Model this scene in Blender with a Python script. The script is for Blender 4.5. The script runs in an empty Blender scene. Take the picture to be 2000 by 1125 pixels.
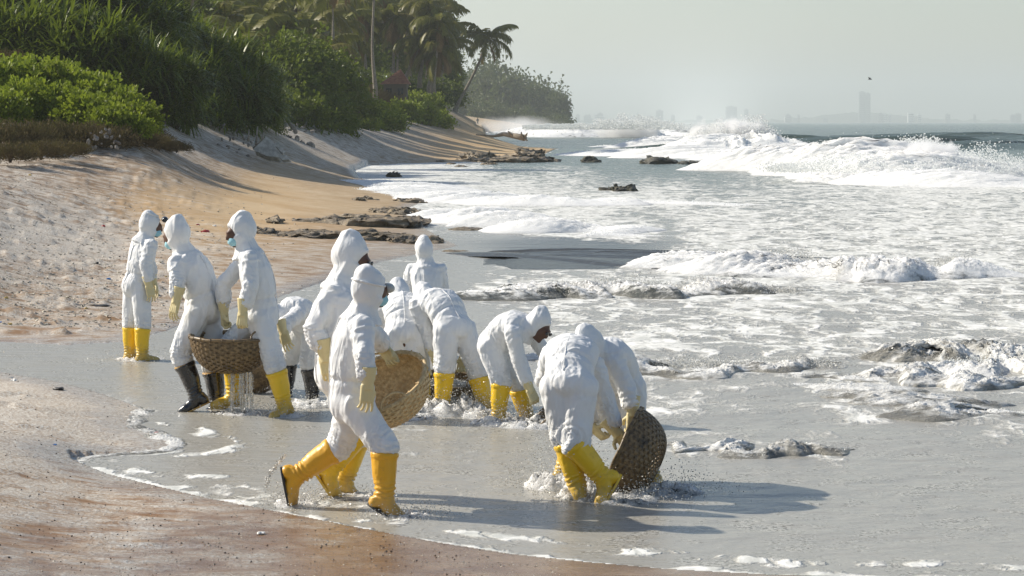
import bpy, bmesh, math, random
import numpy as np
from mathutils import Vector, Matrix, Quaternion

scene = bpy.context.scene
COL = scene.collection
R = math.radians
rng = np.random.default_rng(7)
random.seed(7)

# ------------------------------------------------------------------ camera, sky, sun, exposure
F_PX, CAM_H, HOR = 5000.0, 2.7, 238.0          # focal length in photo pixels, eye height, horizon row
cam_d = bpy.data.cameras.new('camera')
cam_d.sensor_width = 36.0
cam_d.lens = 90.0
cam_d.shift_y = -(562.5 - HOR) / 2000.0
cam_d.clip_start = 0.5
cam_d.clip_end = 40000.0
cam = bpy.data.objects.new('camera', cam_d)
COL.objects.link(cam)
cam.location = (0, 0, CAM_H)
cam.rotation_euler = (R(90), 0, 0)
scene.camera = cam

SUN_EL = R(34.0)
SUN_DIR = Vector((-0.94, 0.35, 0.0)).normalized() * math.cos(SUN_EL) + Vector((0, 0, math.sin(SUN_EL)))  # towards the sun
world = bpy.data.worlds.new('World')
scene.world = world
world.use_nodes = True
wn = world.node_tree
bg = wn.nodes['Background']
sky = wn.nodes.new('ShaderNodeTexSky')
sky.sky_type = 'NISHITA'
sky.sun_disc = False
sky.sun_elevation = SUN_EL
sky.sun_rotation = math.atan2(SUN_DIR.x, SUN_DIR.y)
sky.air_density = 1.0
sky.dust_density = 1.0
sky.ozone_density = 1.0
wn.links.new(sky.outputs[0], bg.inputs[0])
bg.inputs[1].default_value = 0.097

sun_d = bpy.data.lights.new('sun', 'SUN')
sun_d.energy = 5.0
sun_d.angle = R(0.6)
sun_d.color = (1.0, 0.92, 0.79)
sun = bpy.data.objects.new('sun', sun_d)
COL.objects.link(sun)
sun.rotation_euler = SUN_DIR.to_track_quat('Z', 'Y').to_euler()

scene.view_settings.view_transform = 'Standard'
scene.view_settings.look = 'None'
scene.view_settings.gamma = 1.0
scene.view_settings.exposure = 0.36
scene.view_settings.use_curve_mapping = False
scene.render.engine = 'CYCLES'
scene.cycles.max_bounces = 8
scene.cycles.diffuse_bounces = 3
scene.cycles.glossy_bounces = 3
scene.cycles.transparent_max_bounces = 12
scene.cycles.volume_bounces = 4
scene.cycles.volume_max_steps = 256
scene.cycles.use_denoising = True

# ------------------------------------------------------------------ helpers
def Wp(px, py, d):
    """world point seen at photo pixel (px, py) at distance d"""
    return Vector(((px - 1000) * d / F_PX, d, CAM_H - (py - HOR) * d / F_PX))
def Gp(px, py, z=0.0):
    """world point at height z seen at photo pixel (px, py)"""
    d = (CAM_H - z) * F_PX / (py - HOR)
    return Vector(((px - 1000) * d / F_PX, d, z))

_pr = np.random.default_rng(11)
_perm = _pr.permutation(256)
_perm = np.concatenate([_perm, _perm, _perm])
_grad = _pr.normal(size=(256, 3))
_grad /= np.linalg.norm(_grad, axis=1)[:, None]
def noise3(p):
    """gradient noise, p (n,3), about -0.7..0.7"""
    p = np.asarray(p, float)
    i = np.floor(p).astype(np.int64)
    f = p - i
    u = f * f * f * (f * (f * 6 - 15) + 10)
    i &= 255
    out = 0.0
    for dx in (0, 1):
        wx = u[:, 0] if dx else 1 - u[:, 0]
        for dy in (0, 1):
            wy = u[:, 1] if dy else 1 - u[:, 1]
            for dz in (0, 1):
                wz = u[:, 2] if dz else 1 - u[:, 2]
                h = _perm[_perm[_perm[(i[:, 0] + dx) & 255] + ((i[:, 1] + dy) & 255)] + ((i[:, 2] + dz) & 255)]
                g = _grad[h]
                out = out + wx * wy * wz * (g[:, 0] * (f[:, 0] - dx) + g[:, 1] * (f[:, 1] - dy) + g[:, 2] * (f[:, 2] - dz))
    return out
def fbm(p, oct=4, lac=2.03, gain=0.5):
    p = np.asarray(p, float)
    a, s, out = 1.0, 1.0, 0.0
    for k in range(oct):
        out = out + a * noise3(p * s + k * 17.3)
        a *= gain
        s *= lac
    return out
def sstep(a, b, x):
    t = np.clip((x - a) / (b - a), 0, 1)
    return t * t * (3 - 2 * t)

def np_mesh(name, verts, faces, smooth=True):
    """verts (n,3), faces (m,k) array with constant k -> mesh"""
    verts = np.ascontiguousarray(verts, np.float32)
    faces = np.ascontiguousarray(faces, np.int32)
    me = bpy.data.meshes.new(name)
    k = faces.shape[1]
    me.vertices.add(len(verts))
    me.vertices.foreach_set('co', verts.ravel())
    me.loops.add(faces.size)
    me.loops.foreach_set('vertex_index', faces.ravel())
    me.polygons.add(len(faces))
    me.polygons.foreach_set('loop_start', np.arange(0, faces.size, k, dtype=np.int32))
    me.polygons.foreach_set('loop_total', np.full(len(faces), k, np.int32))
    me.update(calc_edges=True)
    me.polygons.foreach_set('use_smooth', np.full(len(faces), smooth))
    me.validate()
    return me
def attr(me, name, vals):
    a = me.attributes.new(name, 'FLOAT', 'POINT')
    a.data.foreach_set('value', np.ascontiguousarray(vals, np.float32))
def mk(name, me, mat=None, parent=None):
    o = bpy.data.objects.new(name, me)
    COL.objects.link(o)
    if mat is not None and me is not None:
        if len(me.materials) == 0:
            me.materials.append(mat)
    if parent is not None:
        o.parent = parent
    return o
def tag(o, label=None, cat=None, group=None, kind=None):
    if label: o['label'] = label
    if cat: o['category'] = cat
    if group: o['group'] = group
    if kind: o['kind'] = kind
    return o
def empty(name, loc=(0, 0, 0)):
    o = bpy.data.objects.new(name, None)
    COL.objects.link(o)
    o.location = loc
    o.empty_display_size = 0.1
    return o

class MB:
    """collects simple shapes (mixed polygons) for one mesh"""
    def __init__(s):
        s.v, s.f = [], []
    def add(s, vs, fs):
        n = len(s.v)
        s.v += [tuple(v) for v in vs]
        s.f += [tuple(i + n for i in f) for f in fs]
    def tube(s, pts, rads, n=10, caps=True, ell=None):
        """tube through pts with radii; ell = list of (right, forward, rx, ry) to override"""
        pts = [Vector(p) for p in pts]
        m = len(pts)
        vs, fs = [], []
        prev = None
        for i in range(m):
            t = (pts[min(i + 1, m - 1)] - pts[max(i - 1, 0)])
            t = t.normalized() if t.length > 1e-9 else Vector((0, 0, 1))
            if ell:
                a, b, ra, rb = ell[i]
            else:
                if prev is None:
                    a = t.orthogonal().normalized()
                else:
                    a = (prev - t * prev.dot(t))
                    a = a.normalized() if a.length > 1e-6 else t.orthogonal().normalized()
                prev = a
                b = t.cross(a)
                ra = rb = rads[i]
            for j in range(n):
                th = 2 * math.pi * j / n
                vs.append(pts[i] + a * (math.cos(th) * ra) + b * (math.sin(th) * rb))
        for i in range(m - 1):
            for j in range(n):
                k = (j + 1) % n
                fs.append((i * n + j, i * n + k, (i + 1) * n + k, (i + 1) * n + j))
        if caps:
            fs.append(tuple(range(n - 1, -1, -1)))
            fs.append(tuple((m - 1) * n + j for j in range(n)))
        s.add(vs, fs)
    def rcone(s, a, b, ra, rb, n=12):
        """capsule with two radii"""
        a, b = Vector(a), Vector(b)
        t = (b - a)
        t = t.normalized() if t.length > 1e-6 else Vector((0, 0, 1))
        pts, rs = [], []
        for k in range(4):
            th = math.pi / 2 * (k + 0.35) / 4
            pts.append(a - t * ra * math.cos(th)); rs.append(ra * math.sin(th))
        pts.append(a); rs.append(ra); pts.append(b); rs.append(rb)
        for k in range(3, -1, -1):
            th = math.pi / 2 * (k + 0.35) / 4
            pts.append(b + t * rb * math.cos(th)); rs.append(rb * math.sin(th))
        if (b - a).length < 1e-6:
            pts.pop(4); rs.pop(4)
        s.tube(pts, rs, n)
    def ellipsoid(s, c, ax, n=16, m=10):
        """ax: three axis vectors (scaled)"""
        c = Vector(c); a, b, d = [Vector(x) for x in ax]
        if a.cross(b).dot(d) < 0: a = -a
        vs, fs = [], []
        for i in range(1, m):
            ph = math.pi * i / m
            for j in range(n):
                th = 2 * math.pi * j / n
                vs.append(c + a * (math.sin(ph) * math.cos(th)) + b * (math.sin(ph) * math.sin(th)) - d * math.cos(ph))
        top = len(vs); vs.append(c - d); vs.append(c + d)
        for i in range(m - 2):
            for j in range(n):
                k = (j + 1) % n
                fs.append((i * n + j, i * n + k, (i + 1) * n + k, (i + 1) * n + j))
        for j in range(n):
            k = (j + 1) % n
            fs.append((top, k, j))
            fs.append((top + 1, (m - 2) * n + j, (m - 2) * n + k))
        s.add(vs, fs)
    def box(s, lo, hi):
        x0, y0, z0 = lo; x1, y1, z1 = hi
        s.add([(x0, y0, z0), (x1, y0, z0), (x1, y1, z0), (x0, y1, z0), (x0, y0, z1), (x1, y0, z1), (x1, y1, z1), (x0, y1, z1)],
              [(0, 3, 2, 1), (4, 5, 6, 7), (0, 1, 5, 4), (1, 2, 6, 5), (2, 3, 7, 6), (3, 0, 4, 7)])
    def mesh(s, name, smooth=True):
        me = bpy.data.meshes.new(name)
        me.from_pydata(s.v, [], s.f)
        me.update()
        me.polygons.foreach_set('use_smooth', np.full(len(me.polygons), smooth))
        return me
    def build(s, name, mat=None, parent=None, smooth=True):
        return mk(name, s.mesh(name, smooth), mat, parent)

def remesh(mb, voxel, smooth=4, fac=0.5):
    """one continuous skin around the collected shapes"""
    me = mb.mesh('skin_source')
    o = bpy.data.objects.new('skin_source', me)
    COL.objects.link(o)
    m = o.modifiers.new('r', 'REMESH'); m.mode = 'VOXEL'; m.voxel_size = voxel; m.adaptivity = 0
    if smooth:
        s = o.modifiers.new('s', 'SMOOTH'); s.iterations = smooth; s.factor = fac
    dg = bpy.context.evaluated_depsgraph_get()
    out = bpy.data.meshes.new_from_object(o.evaluated_get(dg))
    bpy.data.objects.remove(o); bpy.data.meshes.remove(me)
    out.materials.clear()
    out.polygons.foreach_set('use_smooth', np.full(len(out.polygons), True))
    return out
def get_co(me):
    a = np.empty(len(me.vertices) * 3, np.float32); me.vertices.foreach_get('co', a); return a.reshape(-1, 3).astype(float)
def get_no(me):
    a = np.empty(len(me.vertices) * 3, np.float32); me.vertices.foreach_get('normal', a); return a.reshape(-1, 3).astype(float)
def set_co(me, co):
    me.vertices.foreach_set('co', np.ascontiguousarray(co, np.float32).ravel()); me.update()

# ------------------------------------------------------------------ node helpers
class NT:
    def __init__(s, name):
        s.m = bpy.data.materials.new(name); s.m.use_nodes = True
        s.t = s.m.node_tree; s.b = s.t.nodes['Principled BSDF']
    def n(s, typ, **kw):
        nd = s.t.nodes.new(typ)
        for k, v in kw.items(): setattr(nd, k, v)
        return nd
    def l(s, a, b): s.t.links.new(a, b)
    def setin(s, sock, v):
        if hasattr(v, 'is_linked') or isinstance(v, bpy.types.NodeSocket): s.l(v, sock)
        elif isinstance(v, (tuple, list)): sock.default_value = tuple(v) + ((1,) if len(v) == 3 and sock.type == 'RGBA' else ())
        else: sock.default_value = v
    def pos(s):
        return s.n('ShaderNodeNewGeometry').outputs['Position']
    def objc(s):
        return s.n('ShaderNodeTexCoord').outputs['Object']
    def mapv(s, vec, scale=(1, 1, 1), rot=(0, 0, 0)):
        nd = s.n('ShaderNodeMapping'); s.l(vec, nd.inputs[0]); nd.inputs['Scale'].default_value = scale; nd.inputs['Rotation'].default_value = rot
        return nd.outputs[0]
    def noise(s, vec, scale, detail=4, rough=0.55, dist=0.0):
        nd = s.n('ShaderNodeTexNoise'); s.l(vec, nd.inputs['Vector'])
        nd.inputs['Scale'].default_value = scale; nd.inputs['Detail'].default_value = detail
        nd.inputs['Roughness'].default_value = rough; nd.inputs['Distortion'].default_value = dist
        return nd.outputs['Fac']
    def voro(s, vec, scale, feature='F1', out='Distance'):
        nd = s.n('ShaderNodeTexVoronoi', feature=feature); s.l(vec, nd.inputs['Vector']); nd.inputs['Scale'].default_value = scale
        return nd.outputs[out]
    def ramp(s, fac, a, b):
        nd = s.n('ShaderNodeMapRange', interpolation_type='SMOOTHSTEP'); s.setin(nd.inputs[0], fac)
        s.setin(nd.inputs[1], a); s.setin(nd.inputs[2], b)
        return nd.outputs[0]
    def mrange(s, fac, a, b, c, d):
        nd = s.n('ShaderNodeMapRange'); s.setin(nd.inputs[0], fac)
        for i, v in enumerate((a, b, c, d)): s.setin(nd.inputs[1 + i], v)
        return nd.outputs[0]
    def mix(s, fac, a, b, mode='MIX'):
        nd = s.n('ShaderNodeMix', data_type='RGBA', blend_type=mode)
        s.setin(nd.inputs[0], fac); s.setin(nd.inputs[6], a); s.setin(nd.inputs[7], b)
        return nd.outputs[2]
    def math(s, op, a, b=0.0, c=None):
        nd = s.n('ShaderNodeMath', operation=op)
        s.setin(nd.inputs[0], a); s.setin(nd.inputs[1], b)
        if c is not None: s.setin(nd.inputs[2], c)
        return nd.outputs[0]
    def at(s, name):
        return s.n('ShaderNodeAttribute', attribute_name=name).outputs['Fac']
    def rnd(s):
        return s.n('ShaderNodeObjectInfo').outputs['Random']
    def bump(s, h, strength=0.5, dist=0.02, prev=None):
        nd = s.n('ShaderNodeBump'); s.setin(nd.inputs['Height'], h)
        nd.inputs['Strength'].default_value = strength; nd.inputs['Distance'].default_value = dist
        if prev is not None: s.l(prev, nd.inputs['Normal'])
        return nd.outputs[0]
    def out(s, col=None, rough=None, normal=None, **kw):
        if col is not None: s.setin(s.b.inputs['Base Color'], col)
        if rough is not None: s.setin(s.b.inputs['Roughness'], rough)
        if normal is not None: s.l(normal, s.b.inputs['Normal'])
        for k, v in kw.items(): s.setin(s.b.inputs[k.replace('_', ' ')], v)
        return s.m
# ------------------------------------------------------------------ materials of the setting
def make_sand_mat():
    t = NT('beach_sand')
    P = t.pos()
    org, pel, wet, dirt = t.at('orange'), t.at('pellet'), t.at('wet'), t.at('dirt')
    big = t.noise(P, 0.35, 5, 0.6)
    mid = t.noise(P, 2.2, 6, 0.65)
    fine = t.noise(P, 38, 4, 0.7)
    streak = t.noise(t.mapv(P, (0.9, 3.2, 1), (0, 0, 0.3)), 1.9, 9, 0.72, 0.5)
    base = t.mix(t.ramp(mid, 0.35, 0.65), (0.225, 0.118, 0.060), (0.37, 0.24, 0.145))
    base = t.mix(org, base, t.mix(t.ramp(big, 0.35, 0.65), (0.53, 0.365, 0.19), (0.62, 0.465, 0.28)))
    base = t.mix(dirt, base, t.mix(t.ramp(mid, 0.35, 0.65), (0.20, 0.17, 0.13), (0.38, 0.34, 0.28)))
    # washed-up plastic pellets: pale grains in drifts and streaks
    pm = t.math('ADD', t.math('MULTIPLY', streak, 0.5), t.math('MULTIPLY', mid, 0.5))
    thr = t.mrange(pel, 0, 1, 0.70, 0.30)
    cover = t.ramp(pm, t.math('SUBTRACT', thr, 0.10), t.math('ADD', thr, 0.10))
    grain = t.ramp(fine, 0.36, 0.60)
    cover2 = t.math('MULTIPLY', cover, t.mrange(grain, 0, 1, 0.35, 1.0))
    pcol = t.mix(t.ramp(fine, 0.3, 0.7), (0.52, 0.49, 0.43), (0.78, 0.75, 0.68))
    col = t.mix(cover2, base, pcol)
    # small dark burnt pellets
    vd = t.voro(P, 26)
    vsel = t.voro(P, 26, 'F1', 'Color')
    sel = t.ramp(vsel, 0.66, 0.68)
    specks = t.math('MULTIPLY', t.math('SUBTRACT', 1.0, t.ramp(vd, 0.10, 0.22)), sel)
    specks = t.math('MULTIPLY', specks, t.mrange(t.math('MAXIMUM', pel, wet), 0, 1, 0.05, 0.85))
    col = t.mix(specks, col, (0.055, 0.052, 0.045))
    film = t.ramp(t.math('ADD', t.math('MULTIPLY', streak, 0.6), t.math('MULTIPLY', wet, 0.5)), 0.55, 0.8)
    film = t.math('MULTIPLY', film, wet)
    col = t.mix(t.math('MULTIPLY', wet, 0.28), col, (0.085, 0.052, 0.032))
    rough = t.mrange(film, 0, 1, 0.85, 0.20)
    b = t.bump(t.math('ADD', t.math('MULTIPLY', cover2, 0.6), t.math('MULTIPLY', fine, 0.7)), 0.55, 0.012)
    b = t.bump(mid, 0.35, 0.05, b)
    return t.out(col, rough, b, **{'Specular_IOR_Level': t.mrange(film, 0, 1, 0.12, 0.5)})

def make_water_mat():
    t = NT('sea_water')
    P = t.pos()
    foam, silt, drk = t.at('foam'), t.at('silt'), t.at('dark')
    wide = t.mapv(P, (1.5, 0.62, 1.0), (0, 0, 0.3))
    n1 = t.noise(wide, 0.62, 10, 0.62, 1.2)
    n2 = t.noise(t.mapv(P, (1.7, 0.75, 1.0), (0, 0, 0.25)), 2.6, 8, 0.66, 1.2)
    n = t.math('ADD', t.math('MULTIPLY', n1, 0.6), t.math('MULTIPLY', n2, 0.4))
    dv_ = t.n('ShaderNodeVectorMath', operation='MULTIPLY_ADD')
    nc_ = t.n('ShaderNodeTexNoise'); t.l(P, nc_.inputs['Vector']); nc_.inputs['Scale'].default_value = 1.1; nc_.inputs['Detail'].default_value = 4
    t.l(nc_.outputs['Color'], dv_.inputs[0]); dv_.inputs[1].default_value = (1.6, 1.6, 0); t.l(t.mapv(P, (1.25, 0.6, 1.0), (0, 0, 0.3)), dv_.inputs[2])
    ve1 = t.voro(dv_.outputs[0], 0.9, 'DISTANCE_TO_EDGE'); ve2 = t.voro(dv_.outputs[0], 2.9, 'DISTANCE_TO_EDGE')
    lace = t.math('ADD', t.math('MULTIPLY', t.math('SUBTRACT', 1.0, t.ramp(ve1, 0.0, 0.16)), 0.16), t.math('MULTIPLY', t.math('SUBTRACT', 1.0, t.ramp(ve2, 0.0, 0.18)), 0.09))
    lace = t.math('MULTIPLY', lace, t.ramp(foam, 0.10, 0.55))
    n = t.math('SUBTRACT', t.math('ADD', n, lace), t.mrange(foam, 0.1, 0.55, 0.03, 0.075))
    thr = t.mrange(foam, 0, 1, 0.70, 0.30)
    ff = t.ramp(n, t.math('SUBTRACT', thr, 0.09), t.math('ADD', thr, 0.11))
    # clear grey-green offshore water to silt and pellet laden water inshore
    fine = t.noise(P, 30, 5, 0.75)
    grit = t.noise(t.mapv(P, (1.2, 1.0, 1), (0, 0, 0.2)), 2.2, 10, 0.78, 0.5)
    wcol = t.mix(silt, (0.045, 0.075, 0.055), (0.36, 0.345, 0.305))
    wcol = t.mix(t.math('MULTIPLY', silt, t.ramp(grit, 0.47, 0.60)), wcol, t.mix(t.ramp(fine, 0.42, 0.58), (0.16, 0.145, 0.115), (0.56, 0.54, 0.48)))
    wcol = t.mix(t.math('MULTIPLY', t.math('MULTIPLY', silt, t.ramp(fine, 0.57, 0.68)), 0.75), wcol, (0.10, 0.095, 0.08))
    wcol = t.mix(drk, wcol, (0.07, 0.07, 0.065))
    fcol = t.mix(t.ramp(n2, 0.4, 0.62), (0.54, 0.55, 0.52), (0.82, 0.82, 0.79))
    col = t.mix(ff, wcol, fcol)
    rough = t.mrange(ff, 0, 1, 0.17, 0.75)
    rough = t.math('ADD', rough, t.math('MULTIPLY', silt, 0.08))
    rip = t.noise(t.mapv(P, (1.0, 1.9, 1.0), (0, 0, 0.15)), 3.0, 6, 0.6)
    rip2 = t.noise(t.mapv(P, (0.5, 1.2, 1.0)), 0.45, 5, 0.6)
    b = t.bump(t.math('MULTIPLY', rip2, t.mrange(silt, 0, 1, 1.0, 0.12)), 0.9, 0.7)
    b = t.bump(t.math('MULTIPLY', rip, t.mrange(silt, 0, 1, 1.0, 0.7)), 0.5, 0.07, b)
    b = t.bump(ff, 0.5, 0.05, b)
    b = t.bump(fine, 0.22, 0.008, b)
    return t.out(col, rough, b, IOR=1.33)

def make_foam_mat(name='wave_foam', sss=0.9, sscale=0.45, g0=(0.05, 0.055, 0.048), g1=(0.21, 0.205, 0.175)):
    t = NT(name)
    P = t.pos()
    w = t.at('white')
    n = t.noise(t.mapv(P, (0.7, 1, 1.2)), 1.6, 12, 0.72, 0.5)
    f = t.noise(P, 40, 4, 0.7)
    thr = t.mrange(w, 0, 1, 0.80, 0.22)
    ff = t.ramp(n, t.math('SUBTRACT', thr, 0.10), t.math('ADD', thr, 0.10))
    gcol = t.mix(t.ramp(n, 0.35, 0.6), g0, g1)
    col = t.mix(ff, gcol, t.mix(t.ramp(f, 0.35, 0.6), (0.74, 0.74, 0.71), (0.88, 0.88, 0.86)))
    b = t.bump(n, 0.55, 0.22)
    b = t.bump(f, 0.6, 0.025, b)
    return t.out(col, t.mrange(ff, 0, 1, 0.18, 0.7), b, IOR=1.33, **{'Subsurface_Weight': sss, 'Subsurface_Scale': sscale, 'Subsurface_Radius': (1.0, 1.0, 1.0)})

MAT_SAND, MAT_WATER, MAT_FOAM = make_sand_mat(), make_water_mat(), make_foam_mat()
MAT_NEARFOAM = make_foam_mat('grey_surf', 0.0, 0.05, (0.15, 0.145, 0.125), (0.36, 0.345, 0.30))
def drop_mat(name, col, tr=0.5):
    t = NT(name); t.out(col, 0.5)
    a = t.n('ShaderNodeBsdfTranslucent'); t.setin(a.inputs[0], col)
    mx = t.n('ShaderNodeMixShader'); mx.inputs[0].default_value = tr
    t.l(t.b.outputs[0], mx.inputs[1]); t.l(a.outputs[0], mx.inputs[2]); t.l(mx.outputs[0], t.t.nodes['Material Output'].inputs['Surface'])
    return t.m
MAT_SPRAY = drop_mat('spray_drops', (0.90, 0.91, 0.90), 0.55)
t = NT('dark_wave_face'); n_ = t.noise(t.mapv(t.pos(), (1, 2.2, 1)), 2.2, 8, .65, .5); MAT_DARKW = t.out(t.mix(t.ramp(n_, .62, .72), (0.06, 0.06, 0.056), (0.40, 0.40, 0.38)), .2, t.bump(n_, .7, .12), IOR=1.33)
t = NT('green_swell'); n_ = t.noise(t.mapv(t.pos(), (1, 1.6, 1)), .5, 10, .7, .5); MAT_GREENW = t.out(t.mix(t.ramp(n_, .60, .68), (0.055, 0.085, 0.062), (0.62, 0.64, 0.61)), .2, t.bump(n_, .8, .5), IOR=1.33)
t = NT('grey_splash'); MAT_SPLASH = t.out(t.mix(t.ramp(t.noise(t.pos(), 40, 2), 0.35, 0.65), (0.36, 0.345, 0.30), (0.80, 0.79, 0.75)), 0.3)

# ------------------------------------------------------------------ shoreline and land heights
shore_px = [(2600, 1160), (2100, 1140), (1750, 1128), (1500, 1123), (1300, 1112), (1150, 1099), (1000, 1083), (850, 1059), (700, 1031),
            (550, 1001), (400, 972), (300, 948), (210, 926), (140, 905), (135, 893), (190, 888), (260, 886), (330, 880), (352, 868), (310, 848),
            (262, 834), (255, 816), (292, 803), (240, 783), (170, 760), (90, 742), (0, 726), (-200, 716), (-500, 708),
            (-500, 664), (-200, 664), (0, 668), (130, 674), (235, 668), (320, 648), (420, 612), (540, 582), (640, 548), (740, 512), (830, 494),
            (895, 480), (870, 468), (835, 448), (812, 425), (800, 405), (842, 386), (820, 377), (750, 362), (700, 345), (688, 333), (720, 322),
            (800, 318), (900, 317), (1000, 313), (1070, 299), (1092, 290)]
shore = [Gp(*p) for p in shore_px]
shore = [(p.x, p.y) for p in shore] + [(-2, 300), (-9, 380), (-11, 480), (-7, 620), (6, 770), (18, 850), (22, 900), (20, 960), (0, 1050), (-60, 1150), (-400, 1500)]
shore = np.array(shore)
land_poly = np.vstack([shore, [(-1500, 1500), (-1500, -40), (40, -40), (40, 8)]])

def shore_dist(x, y):
    """signed distance to the water's edge, positive on land"""
    out = np.full(x.shape, 1e9)
    for (ax, ay), (bx, by) in zip(shore[:-1], shore[1:]):
        dx, dy = bx - ax, by - ay
        tt = np.clip(((x - ax) * dx + (y - ay) * dy) / (dx * dx + dy * dy + 1e-12), 0, 1)
        np.minimum(out, (x - ax - tt * dx) ** 2 + (y - ay - tt * dy) ** 2, out=out)
    ins = np.zeros(x.shape, bool)
    n = len(land_poly)
    for i in range(n):
        ax, ay = land_poly[i]; bx, by = land_poly[(i + 1) % n]
        if ay == by: continue
        c = ((ay > y) != (by > y)) & (x < (bx - ax) * (y - ay) / (by - ay) + ax)
        ins ^= c
    return np.where(ins, 1, -1) * np.sqrt(out)

# plants: (px, py, distance, radius) of each crown
VEG = {
    'bright': [(-40, 165, 84, 1.15), (25, 172, 85, 1.1), (85, 172, 86, 1.1), (140, 180, 86, 1.05), (190, 195, 85, 0.95), (235, 215, 84, 0.85), (275, 235, 83, 0.7), (40, 208, 81, 1.0), (105, 212, 81, 0.95), (165, 222, 80, 0.85), (215, 240, 79, 0.75), (0, 215, 79, .8), (260, 252, 79, .55), (30, 152, 88, 1.0), (115, 155, 88, .9)],
    'dark': [(-60, 60, 112, 2.9), (40, 40, 110, 2.8), (130, 50, 112, 2.8), (210, 70, 112, 2.7), (270, 100, 112, 2.4), (-20, 110, 104, 2.2), (80, 110, 104, 2.2), (170, 125, 103, 2.1), (250, 160, 104, 1.9), (305, 170, 106, 1.8), (320, 215, 106, 1.5), (200, -10, 118, 2.8), (90, -20, 120, 3.0), (-30, -20, 120, 3.0), (285, 45, 118, 1.9), (345, 240, 108, .9)],
    'mid': [(345, 110, 128, 2.0), (395, 125, 130, 2.1), (445, 150, 132, 2.0), (370, 170, 126, 2.0), (425, 195, 128, 2.0), (480, 200, 132, 1.8), (400, 235, 124, 1.4), (455, 240, 128, 1.5), (505, 235, 134, 1.3), (330, 80, 132, 1.6), (490, 165, 138, 1.6)],
    'midbush': [(530, 130, 170, 2.6), (580, 125, 174, 2.6), (630, 145, 178, 2.4), (560, 175, 168, 2.4), (610, 185, 172, 2.3), (655, 185, 178, 2.0), (545, 215, 162, 1.8), (590, 225, 164, 1.8), (640, 232, 168, 1.7), (665, 245, 172, 1.3), (700, 210, 190, 1.7), (520, 245, 150, 1.1)],
    'low': [(700, 230, 215, 1.5), (725, 222, 225, 1.4), (755, 228, 228, 1.6), (790, 222, 240, 1.7), (825, 228, 248, 1.8), (855, 238, 252, 1.4), (765, 243, 215, 1.2), (805, 205, 262, 1.6), (840, 210, 268, 1.7), (720, 245, 205, 0.9)],
    'grove': [(700, 175, 262, 2.6), (740, 180, 270, 2.4), (690, 120, 300, 3.5), (740, 110, 320, 4.0), (790, 120, 330, 3.6), (830, 130, 330, 3.8), (860, 150, 330, 3.0), (870, 185, 320, 2.4), (840, 180, 300, 2.4), (800, 180, 285, 2.0), (650, 90, 290, 4.0), (600, 80, 280, 4.0), (550, 80, 260, 3.8), (500, 90, 240, 3.6), (450, 80, 220, 3.4), (400, 60, 200, 3.2), (360, 40, 190, 3.0), (470, 30, 260, 4.0), (540, 40, 280, 4.0), (610, 40, 300, 4.0), (680, 70, 340, 4.5), (780, 70, 360, 4.5), (840, 90, 360, 4), (876, 150, 350, 2), (878, 190, 350, 1.7), (872, 110, 350, 2.0), (860, 60, 360, 3.0), (730, 40, 370, 5)],
    'dry': [(-30, 275, 74, 1.0, .8), (40, 270, 75, 1.0, .8), (100, 268, 77, 1.0, .8), (160, 268, 77, .9, .8), (215, 272, 78, .9, .8), (265, 275, 80, .8, .8), (310, 282, 82, .6, .8), (345, 288, 84, .5, .7), (20, 300, 69, .7, .7), (80, 295, 71, .7, .7), (135, 292, 73, .6, .7),
                         (700, 185, 240, 2.2, .7), (745, 195, 246, 2.0, .7), (10, 120, 92, .8, .8), (235, 255, 82, .7, .8), (290, 265, 84, .6, .8)],
}
# heights read off the photograph: (px, py, z) on the open beach, (px, py, 'd', distance) up in the vegetation
ctl = [(0, 1125, .14), (-300, 1100, .25), (300, 1125, .07), (0, 1000, .15), (-300, 950, .3), (0, 880, .17), (120, 850, .13), (-250, 820, .3), (0, 770, .10),
       (0, 600, .18), (-300, 600, .35), (200, 590, .10), (0, 500, .50), (-300, 500, .8), (200, 500, .30), (400, 540, .12), (420, 480, .22), (600, 500, .12),
       (0, 420, .9), (200, 420, .6), (0, 370, 1.25), (-300, 380, 1.7), (200, 370, .95), (400, 400, .5), (400, 350, .85), (600, 400, .25), (600, 352, .5), (720, 400, .10),
       (0, 330, 1.45), (-300, 330, 1.9), (200, 310, 1.6), (330, 302, 1.5), (420, 305, 1.35), (520, 305, 1.1), (600, 300, 1.0), (650, 320, .5), (740, 290, .8), (640, 270, 1.45),
       (800, 262, 1.4), (850, 290, .5), (880, 256, 1.3), (940, 266, .7), (1000, 278, .45)]
ctl3 = [tuple(Gp(*c)) for c in ctl] + [tuple(p) + (0.0,) for p in shore[::2]]
for px, py, d in [(0, 250, 82), (150, 245, 84), (-300, 240, 82), (0, 200, 100), (-300, 190, 100), (200, 215, 105), (330, 250, 110), (450, 240, 140), (560, 235, 170), (640, 225, 200),
                  (700, 215, 240), (800, 225, 300), (880, 232, 350), (0, 120, 160), (-300, 120, 160), (400, 190, 170), (600, 180, 240), (740, 172, 280), (850, 190, 340), (890, 220, 400),
                  (300, 150, 260), (600, 170, 360), (800, 190, 480), (880, 228, 560), (900, 226, 800), (1000, 230, 880), (930, 243, 640)]:
    ctl3.append(tuple(Wp(px, py, d)))
for x, d, z in [(20, 20, -.5), (12, 40, -1), (40, 100, -3), (60, 300, -4), (60, 900, -4), (6, 30, -.4), (3, 55, -.5), (10, 120, -1.5), (-200, 1200, 6), (-400, 500, 8), (0, 150, -.8), (3, 220, -.5), (-30, 20, 1.2), (-80, 90, 4)]:
    ctl3.append((x, d, z))
for v_ in VEG.values():
    for q_ in v_:
        if q_[1] > 150:
            c_ = Wp(*q_[:3]); ctl3.append((c_.x, c_.y - 0.2 * q_[3], c_.z - 0.42 * q_[3]))
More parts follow.
